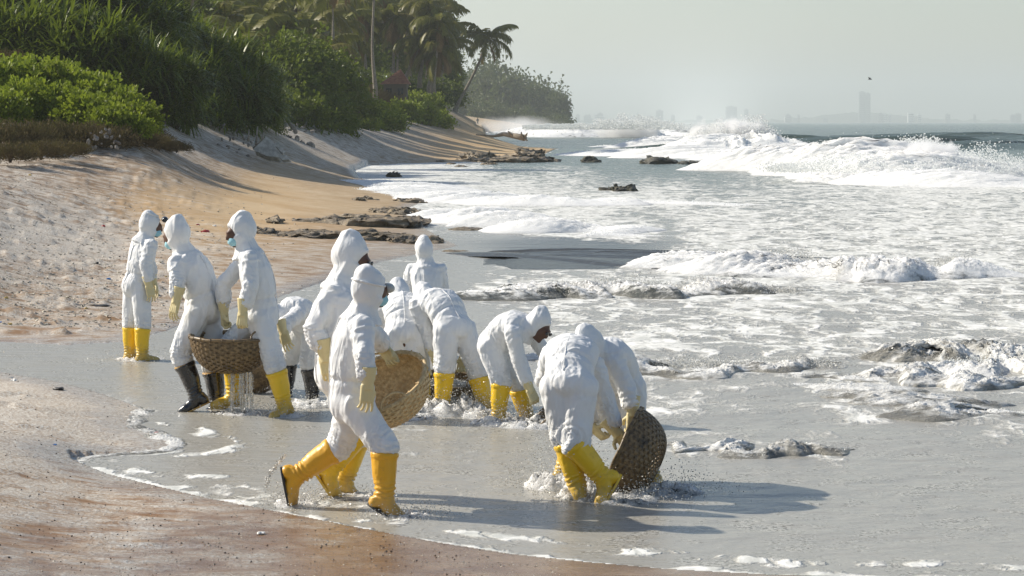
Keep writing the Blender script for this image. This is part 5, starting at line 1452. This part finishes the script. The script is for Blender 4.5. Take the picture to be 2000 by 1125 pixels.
for lb, px, py, r, h, n in [('splash round the boots of the upright worker', 272, 702, .22, .05, 500), ('splash at the boot beside the falling water', 556, 812, .15, .05, 500), ('splash under the falling water', 468, 808, .17, .04, 500),
                            ('splash at the yellow boot behind the tan basket', 829, 806, .20, .13, 1100), ('splash between the spread legs', 880, 806, .26, .16, 1600), ('splash at the outer spread leg', 948, 815, .18, .10, 900), ('splash under the tan basket', 800, 815, .22, .06, 700),
                            ('splash at the boots of the worker with glasses', 975, 826, .20, .08, 800), ('splash by the sunken basket', 1040, 832, .22, .09, 900), ('splash behind the boots of the doubled-over worker', 1090, 950, .19, .14, 1400), ('splash at the heel of the doubled-over worker', 1135, 972, .15, .10, 900),
                            ('splash under the tilted basket', 1220, 978, .20, .05, 800), ('splash beyond the tilted basket', 1295, 962, .22, .08, 1000), ('splash at the toe of the striding worker', 790, 1006, .15, .035, 600), ('splash at the rear boot of the striding worker', 578, 986, .13, .05, 700),
                            ('splash at the boots of the tall worker', 680, 970, .18, .035, 500), ('splash at the black boot behind', 612, 792, .2, .06, 500), ('splash behind the dripping basket', 500, 762, .22, .06, 600), ('splash between the stooping workers', 1010, 828, .2, .06, 500)]:
    splash(lb, px, py, r, h, n)
# the streak of drops flung up behind the striding worker
u = np.linspace(0, 1, 260); arc = np.array([tuple(Wp(520 + 38 * a ** 1.6 + rng.normal() * 2.0, 950 - 62 * a + rng.normal() * 2.5, 18.0 + rng.normal() * .03)) for a in u])
drops('drops', 'arc of muddy drops flung up behind the striding worker', arc, 0.004 + 0.004 * rng.random(260), MAT_SPLASH, 'drops')

# ------------------------------------------------------------------ rocks
def rock_mat(name, a, b, c):
    t = NT(name); O = t.pos(); n = t.noise(O, 1.6, 8, 0.65); m = t.noise(O, 7, 6, 0.7)
    col = t.mix(t.ramp(n, 0.38, 0.6), a, b); col = t.mix(t.ramp(m, 0.55, 0.7), col, c)
    return t.out(col, t.mrange(m, 0.3, 0.7, 0.35, 0.8), t.bump(m, 0.8, 0.12))
M_ROCK = rock_mat('wet_beach_rock', (0.11, 0.088, 0.062), (0.25, 0.195, 0.125), (0.40, 0.30, 0.16))
M_ROCK2 = rock_mat('weedy_sea_rock', (0.025, 0.024, 0.018), (0.08, 0.075, 0.045), (0.12, 0.11, 0.06))
def rock(label, px, py, wpx, hpx, depth, mat=None, group=None, seed=1, flat=0.0, z0=None):
    """px, py: middle of the foot line; size in photo pixels, depth in metres"""
    if z0 is None:
        z0 = 0.0
        for _ in range(4):
            g = Gp(px, py, z0); z0 = max(0.0, land_z1(g.x, g.y))
    g = Gp(px, py, z0); k = g.y / F_PX
    w, h = wpx * k / 2, hpx * k * (0.62 if flat else 1.0)
    n, m = (90, 18) if wpx > 80 else (34, 16)
    th = np.linspace(0, 2 * np.pi, n, endpoint=False); ph = np.linspace(0.0, np.pi / 2, m)
    T, Ph = np.meshgrid(th, ph)
    e = 0.55
    sx = np.sign(np.cos(T)) * np.abs(np.cos(T)) ** 0.8; sy = np.sign(np.sin(T)) * np.abs(np.sin(T)) ** 0.8
    c = np.cos(Ph) ** e
    V = np.stack([sx * c, sy * c, np.sin(Ph) ** (0.75 if not flat else 0.5)], -1).reshape(-1, 3)
    nz = np.stack([fbm(V * 1.7 + seed * 9.1 + 40 * j, 5, gain=0.6) for j in range(3)], 1)
    V = V * (1 + 0.0) + nz * [0.30, 0.30, 0.42]
    V = V * [w, depth / 2, h]; V[:, 2] -= 0.25 * h + 0.02
    ws = 1.1 / max(h, 0.12)
    V = V + np.stack([fbm(V * ws * [0.35, 0.35, 1] + seed * 3 + 11 * j, 5, gain=.65) for j in range(3)], 1) * np.array([1.2, 1.2, 0.85]) * h
    V += [g.x, g.y + depth * 0.4, z0]
    idx = np.arange(m * n).reshape(m, n)
    f = np.stack([idx[:-1], np.roll(idx[:-1], -1, 1), np.roll(idx[1:], -1, 1), idx[1:]], -1).reshape(-1, 4)
    tag(mk('rock', np_mesh('rock', V, f), mat or M_ROCK), label, 'rock', group)
rock('long flat-topped rock shelf with an orange edge below the sand spit', 700, 440, 260, 22, 4.0, seed=1, flat=1)
rock('low dark rock ledge at the water edge of the sand spit', 770, 418, 110, 16, 3.0, seed=2, flat=1)
rock('thin dark rock sliver at the tip of the sand spit', 800, 396, 60, 8, 2.0, seed=3)
rock('ochre rock shelf with broken edge beside the hooded heads', 640, 466, 300, 20, 2.6, seed=4, flat=1)
rock('crumbled rock edge nearest the standing worker with back turned', 800, 474, 120, 16, 2.2, seed=5, flat=1)
rock('small dark block at the sandward end of the rock shelf', 530, 436, 34, 12, 1.2, seed=6)
rock('brown stony ledge behind the hooded heads', 500, 456, 60, 12, 1.4, seed=7)
rock('narrow dark rock strip in the shallow wash', 910, 450, 80, 7, 1.5, seed=8, flat=1, z0=0)
rock('low sliver of rock seaward of the huddle', 890, 492, 60, 5, .8, seed=9, flat=1, z0=0)
rock('rounded dark rock amid white foam', 1222, 374, 38, 15, 1.6, M_ROCK2, seed=10, z0=0)
rock('low dark rock beside the rounded rock in the foam', 1186, 372, 30, 7, 1.2, M_ROCK2, seed=11, z0=0)
rock('olive wedge-shaped rock off the second spit', 1152, 317, 34, 11, 2.5, M_ROCK2, seed=12, z0=0)
rock('broad low dark rock off the second spit', 1288, 320, 72, 13, 4, M_ROCK2, seed=13, z0=0)
rock('small dark rock trailing the broad low rock', 1346, 321, 36, 7, 3, M_ROCK2, seed=14, z0=0)
rock('slanting dark rock showing between the breakers', 1540, 296, 52, 13, 4, M_ROCK2, seed=15, z0=0)
rock('tiny rock awash by the second spit', 1236, 298, 22, 5, 3, M_ROCK2, seed=16, z0=0)
rock('lone grey rock in the small bay', 771, 346, 24, 11, 1.6, M_ROCK2, seed=17, z0=0)
rock('dark weedy rock band below the second spit', 1000, 317, 170, 16, 6, seed=18, flat=1, z0=0)
rock('peaked dark rock at the root of the second spit', 935, 314, 80, 18, 5, seed=19, z0=0)
rock('ragged dark rock top on the second spit', 1035, 306, 60, 14, 4, seed=20, z0=.05)
for i, (px, py, w, h) in enumerate([(700, 392, 26, 6), (715, 390, 20, 7), (690, 391, 14, 4), (732, 391, 12, 4), (860, 317, 20, 5), (880, 321, 16, 4), (1060, 312, 30, 5), (900, 326, 26, 4), (955, 322, 30, 5)]):
    rock('small dark stone scattered on the spit sand', px, py, w, h, 0.8 if py > 350 else 2.0, group='small stones on the spits', seed=30 + i)

# ------------------------------------------------------------------ driftwood, debris, post, house
t = NT('weathered_wood'); O = t.objc(); n_ = t.noise(t.mapv(O, (1, 1, 6)), 4, 5, .6)
M_WOOD = t.out(t.mix(t.ramp(n_, .3, .7), (0.17, 0.135, 0.10), (0.34, 0.285, 0.215)), 0.85, t.bump(n_, .5, .03))
e = empty('driftwood_log', Gp(1000, 275, 0.5)); b = e.location.copy()
mb = MB(); mb.tube([Wp(930, 263, 236) - b, Wp(965, 266, 234) - b, Wp(985, 262, 232) - b, Wp(1008, 266, 231) - b, Wp(1024, 269, 230) - b], [.06, .12, .20, .26, .30], 10); mb.build('trunk', M_WOOD, e)
mb = MB()
for a, c in (((1024, 269), (1030, 260)), ((1024, 269), (1030, 275)), ((1020, 268), (1018, 258)), ((1000, 264), (992, 256))): mb.tube([Wp(*a, 230) - b, Wp(*c, 229.6) - b], [.16, .05], 7)
mb.build('root', M_WOOD, e); tag(e, 'bleached driftwood log lying across the far sand spit', 'log')
# leaning post
mb = MB(); mb.tube([Wp(610, 250, 168), Wp(614, 215, 168), Wp(620, 186, 168)], [.16, .15, .13], 8)
tag(mb.build('post', M_WOOD), 'leaning weathered wooden post before the dark bushes', 'post')
# broken concrete slabs
t = NT('broken_concrete'); n_ = t.noise(t.objc(), 5, 6, .6); M_CONC = t.out(t.mix(t.ramp(n_, .3, .7), (0.34, 0.33, 0.30), (0.62, 0.61, 0.57)), .9, t.bump(n_, .4, .03))
def slab(label, pts, d, thick, group=None):
    P = [Wp(*p, d) for p in pts]; c = sum(P, Vector()) / len(P)
    nrm = (P[1] - P[0]).cross(P[2] - P[0]).normalized(); ax = Vector((0.15, 1, -0.55)).normalized()
    mb = MB(); n = len(P); mb.add([p for p in P] + [p + ax * thick for p in P], [tuple(range(n)), tuple(range(2 * n - 1, n - 1, -1))] + [(i, (i + 1) % n, n + (i + 1) % n, n + i) for i in range(n)])
    o = mb.build('concrete_slab', M_CONC, None, False)
    m = o.modifiers.new('b', 'BEVEL'); m.width = 0.03; m.segments = 2
    tag(o, label, 'slab', group)
slab('large broken white concrete slab tilted against the bank', [(496, 292), (521, 268), (538, 283), (550, 298), (543, 306), (520, 303)], 112, 0.5)
slab('narrow upright white shard behind the tilted slab', [(497, 280), (500, 266), (503, 268), (502, 281)], 114, 0.15)
slab('small white block at the seaward end of the tilted slab', [(537, 281), (542, 279), (553, 291), (551, 297)], 111, 0.3)
slab('flat white slab fragment lying on the sand', [(545, 303), (558, 304), (565, 310), (552, 311)], 105, 0.25)
for i, (a, b_) in enumerate((((500, 282), (503, 247)), ((485, 275), (486, 256)), ((495, 290), (514, 272)), ((512, 275), (515, 259)))):
    mb = MB(); mb.tube([Wp(*a, 113), Wp(*b_, 113.4)], [.06, .035], 6)
    tag(mb.build('broken_stick', M_WOOD), ['tall broken stick standing by the tilted slab', 'short stick standing inland of the tilted slab', 'plank leaning along the tilted slab', 'thin twig rising above the tilted slab'][i], 'stick')
# rubble of pale stones on the bank
rgb = random.Random(4)
t = NT('grey_rubble'); n_ = t.noise(t.pos(), 3, 5, .6); M_RUB = t.out(t.mix(t.ramp(n_, .35, .65), (0.14, 0.12, 0.10), (0.34, 0.31, 0.27)), .9, t.bump(n_, .5, .05))
rub = MB(); rub.ellipsoid((0, 0, 0), ((1, 0, 0), (0, .9, 0), (0, 0, .75)), 8, 6); RUBS = []
for k in range(4):
    me = rub.mesh('rubble_stone', False); co = get_co(me); set_co(me, co * (1 + 0.5 * fbm(co * 1.3 + k * 9, 2))[:, None]); me.materials.append(M_RUB); RUBS.append(me)
for i in range(90):
    if i < 34: px, py, d, s_ = rgb.uniform(552, 612), rgb.uniform(228, 258), 150, rgb.uniform(.08, .20)
    elif i < 66: px, py, d, s_ = rgb.uniform(425, 500), rgb.uniform(235, 295), 112, rgb.uniform(.03, .08)
    else: px, py, d, s_ = rgb.uniform(165, 235), rgb.uniform(252, 292), 76, rgb.uniform(.03, .08)
    o = mk('rubble_stone', RUBS[i % 4]); p = Wp(px, py, d); gz = land_z1(p.x, p.y); o.location = (p.x, p.y, max(gz + 0.3 * s_, p.z) if abs(gz - p.z) < 1.0 else gz + .3 * s_); o.scale = (s_ * 1.3, s_, s_ * .8); o.rotation_euler = (rgb.random() * 3, rgb.random() * 3, rgb.random() * 6)
    g = ('on the bank beside the leaning post', 'at the foot of the thicket behind the tilted slab', 'in the dry grass under the bright shrubs')[0 if i < 34 else 1 if i < 66 else 2]
    tag(o, 'pale broken stone in the rubble ' + g, 'stone', 'rubble ' + g)
# house with a red tiled roof
def house():
    c = Wp(773, 165, 250); e = empty('house', (c.x, c.y, c.z - 1.35)); e.scale = (.86,) * 3
    t = NT('house_wall'); mw = t.out((0.13, 0.11, 0.085), .9)
    t = NT('red_roof_tile'); n = t.noise(t.objc(), 3, 4); mr = t.out(t.mix(t.ramp(n, .3, .7), (0.20, 0.085, 0.05), (0.32, 0.15, 0.09)), .85)
    t = NT('dark_window'); mg = t.out((0.03, 0.035, 0.04), .15)
    mb = MB(); mb.box((-1.3, -1.6, -1.0), (1.3, 1.6, 1.6)); mb.build('wall', mw, e, False)
    mb = MB(); z1, z2 = 1.6, 3.3
    A = [(-1.7, -2.0, z1), (1.7, -2.0, z1), (1.7, 2.0, z1), (-1.7, 2.0, z1), (0.55, -0.5, z2), (0.55, 0.5, z2)]
    mb.add(A, [(0, 1, 4), (1, 2, 5, 4), (2, 3, 5), (3, 0, 4, 5), (3, 2, 1, 0)]); rf = mb.build('roof', mr, e, False)
    course = MB()
    for j in range(1, 8):
        u = j / 8
        for (a, b, tpt) in ((Vector(A[0]), Vector(A[1]), Vector(A[4])), ):
            course.tube([a.lerp(tpt, u) + Vector((0, -.02, .03)), b.lerp(tpt, u) + Vector((0, -.02, .03))], [.035, .035], 5)
    course.build('tile_course', mr, rf, False)
    for x in (-0.7, 0.6):
        mb = MB(); mb.box((x - .3, -1.64, .3), (x + .3, -1.605, 1.1)); w = mb.build('window', mg, e, False)
        mb = MB(); mb.box((x - .38, -1.68, .2), (x + .38, -1.61, .28)); mb.build('sill', mw, w, False)
    tag(e, 'small house with a red tiled roof among the palms', 'house')
house()
for i, px in enumerate((768, 774, 781, 789)):
    mb = MB(); mb.tube([Wp(px, 198, 262), Wp(px, 176, 262)], [.10, .09], 6); t = NT('pale_post'); tag(mb.build('fence_post', t.out((.42, .38, .30), .9)), 'pale upright fence post among the bushes below the red roof', 'post', 'fence posts below the house')

# ------------------------------------------------------------------ litter on the sand
LIT = {}
for nm, colr in (('white', (.78, .78, .75)), ('blue', (.05, .22, .55)), ('red', (.5, .06, .05)), ('yellow', (.6, .42, .12)), ('dark', (.04, .035, .03)), ('green', (.05, .25, .08))):
    t = NT('litter_' + nm); LIT[nm] = t.out(colr, .5)
def crumple(seed):
    mb = MB(); mb.ellipsoid((0, 0, 0), ((1, 0, 0), (0, .7, 0), (0, 0, .45)), 12, 8); me = mb.mesh('litter', False); co = get_co(me)
    set_co(me, co * (1 + 0.9 * fbm(co * 1.6 + seed * 5, 3))[:, None]); me.materials.append(None); return me
CR = [crumple(i) for i in range(5)]
def litter(label, name, px, py, wpx, colr, seed, cat, group=None, tall=1.0):
    z0 = 0
    for _ in range(4):
        g = Gp(px, py, z0) if py > HOR + 20 else Wp(px, py, 80); z0 = land_z1(g.x, g.y)
    o = mk(name, CR[seed % 5]); s_ = wpx * g.y / F_PX / 2; o.location = (g.x, g.y, z0 + s_ * .25 * tall); o.scale = (s_, s_, s_ * tall); o.rotation_euler = (0, 0, seed * 1.3)
    o.material_slots[0].link = 'OBJECT'; o.material_slots[0].material = LIT[colr]; tag(o, label, cat, group)
litter('crumpled white plastic sack on the sand below the bank', 'plastic_sack', 330, 334, 42, 'white', 1, 'sack')
litter('small blue plastic scrap at the foot of the dry grass', 'plastic_scrap', 158, 304, 12, 'blue', 2, 'litter')
litter('white bag snagged in the dry grass', 'plastic_bag', 160, 292, 12, 'white', 3, 'litter')
litter('dark seaweed lump on the upper sand', 'seaweed_lump', 74, 350, 24, 'dark', 0, 'seaweed')
litter('white bottle lying on the upper sand', 'plastic_bottle', 102, 366, 18, 'white', 4, 'litter')
litter('tan wood scrap on the pellets at the picture edge', 'wood_scrap', 8, 420, 18, 'yellow', 2, 'litter')
litter('brown wood scrap beside the pale litter', 'wood_scrap', 108, 418, 12, 'dark', 1, 'litter')
litter('red scrap on the sand behind the hooded head', 'plastic_scrap', 402, 455, 18, 'red', 3, 'litter')
litter('thin tan driftwood scrap by the thin swash', 'wood_scrap', 195, 597, 40, 'dark', 0, 'litter', None, .22)
litter('white pebble of foam on the pellet drift', 'foam_lump', 28, 744, 12, 'white', 2, 'foam')
litter('pale foam clot in the wash ahead of the black boots', 'foam_lump', 338, 760, 26, 'white', 3, 'foam', None, .5)
litter('brown tuft of weed standing in the pellet drift', 'seaweed_lump', 115, 762, 30, 'dark', 4, 'seaweed', None, .6)
litter('blue speck of plastic in the pellet drift', 'plastic_scrap', 108, 869, 7, 'blue', 0, 'litter')
litter('tiny white foam clot on the wet sand by the lip of wash', 'foam_lump', 510, 1042, 22, 'white', 1, 'foam', None, .4)
litter('dark weed clot floating by the low ripple', 'seaweed_lump', 1660, 845, 16, 'dark', 2, 'seaweed', None, .5)
litter('small red scrap floating near the sea edge', 'plastic_scrap', 1962, 836, 9, 'red', 3, 'litter', None, .4)
rgl = random.Random(9)
for i in range(60):
    px = rgl.uniform(0, 420); py = rgl.uniform(345, 560) if i < 40 else rgl.uniform(300, 345)
    litter('small bit of litter strewn over the pellet-covered sand', 'litter_scrap', px, py, rgl.uniform(4, 10), rgl.choice(['white', 'white', 'yellow', 'dark', 'dark', 'red', 'blue']), i, 'litter', 'litter strewn over the sand')
# dark twigs and burnt pellets on the wet sand, uncountable
n = 2600
pp = np.stack([rng.uniform(-100, 1000, n), rng.uniform(700, 1130, n)], 1)
W0 = np.array([tuple(Gp(a, b, .08)) for a, b in pp]); sdv = shore_dist(W0[:, 0], W0[:, 1]); W0 = W0[sdv > 0.05]; W0[:, 2] = land_z(W0[:, 0], W0[:, 1]) + .002
drops('debris', 'dark burnt pellets and crumbs scattered over the wet sand', W0, 0.0025 + 0.009 * rng.random(len(W0)) ** 5, LIT['dark'], 'debris')
t = NT('beige_crumbs'); MAT_CRUMB = t.out(t.mix(t.ramp(t.noise(t.pos(), 25, 3), .35, .62), (0.20, 0.17, 0.13), (0.60, 0.56, 0.47)), .8)
n = 9000
pp = np.stack([rng.uniform(-100, 620, n) * (0.35 + 0.65 * rng.random(n)), 345 + 255 * rng.random(n)], 1)
W0 = np.array([tuple(Gp(a, b, .3)) for a, b in pp]); W0[:, 2] = land_z(W0[:, 0], W0[:, 1]) + .004
drops('debris', 'dark and pale crumbs scattered over the upper sand', W0, 0.006 + 0.026 * rng.random(n) ** 3, MAT_CRUMB, 'debris', np.array([1.4, 1.2, .7]))

n = 9000
pp = np.stack([rng.uniform(-150, 1100, n), 720 + 400 * rng.random(n)], 1)
W0 = np.array([tuple(Gp(a, b, .08)) for a, b in pp]); sdv = shore_dist(W0[:, 0], W0[:, 1]); kp = (sdv > 0.02) & (rng.random(n) < np.exp(-sdv / 0.8) + 0.25); W0 = W0[kp]; W0[:, 2] = land_z(W0[:, 0], W0[:, 1]) + .001
drops('pellets', 'pale pellets strewn over the wet sand by the lip of wash', W0, 0.002 + 0.006 * rng.random(len(W0)) ** 3, MAT_CRUMB, 'pellets', np.array([1.3, 1.3, .6]))

# ------------------------------------------------------------------ far coast and city
t = NT('far_coast_ground'); M_COAST = t.out((0.10, 0.12, 0.10), 1.0)
D = 8200.0
xs = np.linspace(850, 2300, 260); hz_ = 4 + 10 * np.clip(fbm(np.stack([xs * .05, xs * 0, xs * 0], 1), 4) + .3, 0, 1) + 26 * np.exp(-((xs - 1690) / 120) ** 2)
X = (xs - 1000) * D / F_PX
V = np.concatenate([np.stack([X, np.full(260, D), np.full(260, -.5)], 1), np.stack([X, np.full(260, D + 60), hz_], 1), np.stack([X, np.full(260, D + 400), np.full(260, -.5)], 1)])
i_ = np.arange(259); f = np.concatenate([np.stack([i_, i_ + 1, i_ + 261, i_ + 260], 1), np.stack([i_ + 260, i_ + 261, i_ + 521, i_ + 520], 1)])
tag(mk('far_coast', np_mesh('far_coast', V, f), M_COAST), kind='structure')
t = NT('hazy_facade'); M_FAC = t.out((0.22, 0.23, 0.24), .8)
t = NT('pale_facade'); M_FAC2 = t.out((0.75, 0.75, 0.74), .8)
t = NT('facade_glass'); M_FGL = t.out((0.06, 0.07, 0.08), .3)
def tower(label, px0, px1, ytop, mat, group=None, name='building'):
    k = D / F_PX; x0, x1 = (px0 - 1000) * k, (px1 - 1000) * k; zt = CAM_H + (HOR - ytop) * k
    e = empty(name, ((x0 + x1) / 2, D - 30, 0)); w = (x1 - x0) / 2
    mb = MB(); mb.box((-w, -w, 0), (w, w, zt - 3)); mb.box((-w * .5, -w * .5, zt - 3 + .01), (w * .4, w * .5, zt)); mb.build('wall', mat, e, False)
    mb = MB(); nf = max(2, int(zt / 7))
    for q in range(nf): mb.box((-w * .9, -w - .4, 3 + q * (zt - 6) / nf), (w * .9, -w - .1, 3 + (q + .5) * (zt - 6) / nf))
    mb.build('window_band', M_FGL, e, False)
    tag(e, label, 'building', group)
tower('tall tower on the hazy skyline, higher of the close pair', 1675, 1687, 178, M_FAC, None, 'tower')
tower('second tower touching the tallest one on the skyline', 1688, 1697, 181, M_FAC, None, 'tower')
tower('broad square block standing alone on the hazy skyline', 1416, 1437, 207, M_FAC)
tower('low dark block nearest the headland on the hazy skyline', 1280, 1294, 214, M_FAC)
tower('slim block beyond the broad square one', 1452, 1460, 212, M_FAC)
rgc = random.Random(12)
for i in range(34):
    px = rgc.uniform(1115, 1990); w = rgc.uniform(4, 12); tower('small hazy building in the far city along the horizon', px, px + w, rgc.uniform(219, 231), M_FAC2 if rgc.random() < .35 else M_FAC, 'small buildings of the far city')
# bird
mb = MB(); b = Wp(1699, 155, 320)
mb.rcone(b - Vector((.15, 0, 0)), b + Vector((.2, 0, .02)), .05, .06, 6)
mb.add([b + Vector((-.08, 0, .03)), b + Vector((.1, 0, .03)), b + Vector((.08, -.1, .18)), b + Vector((-.3, -.25, .30)), b + Vector((-.02, -.05, .05))], [(0, 1, 2), (0, 2, 3), (0, 4, 1)])
mb.add([b + Vector((-.08, .02, .03)), b + Vector((.1, .02, .03)), b + Vector((.1, .3, .22)), b + Vector((.25, .6, .2))], [(0, 1, 2), (0, 2, 3)])
tag(mb.build('bird', LIT['dark']), 'small dark bird flying in the pale sky above the far tower', 'bird')
# ------------------------------------------------------------------ haze
mb = MB(); mb.box((-5000, -60, -9), (5000, 12500, 190))
t = NT('haze_air'); t.t.nodes.remove(t.b)
pv = t.n('ShaderNodeVolumePrincipled'); pv.inputs['Color'].default_value = (0.76, 0.82, 0.83, 1); pv.inputs['Density'].default_value = 0.00023; pv.inputs['Anisotropy'].default_value = 0.1
t.l(pv.outputs[0], t.t.nodes['Material Output'].inputs['Volume'])
hz = mb.build('haze', t.m, smooth=False)
tag(hz, 'thin pale sea haze over the whole coast', 'haze', kind='stuff')
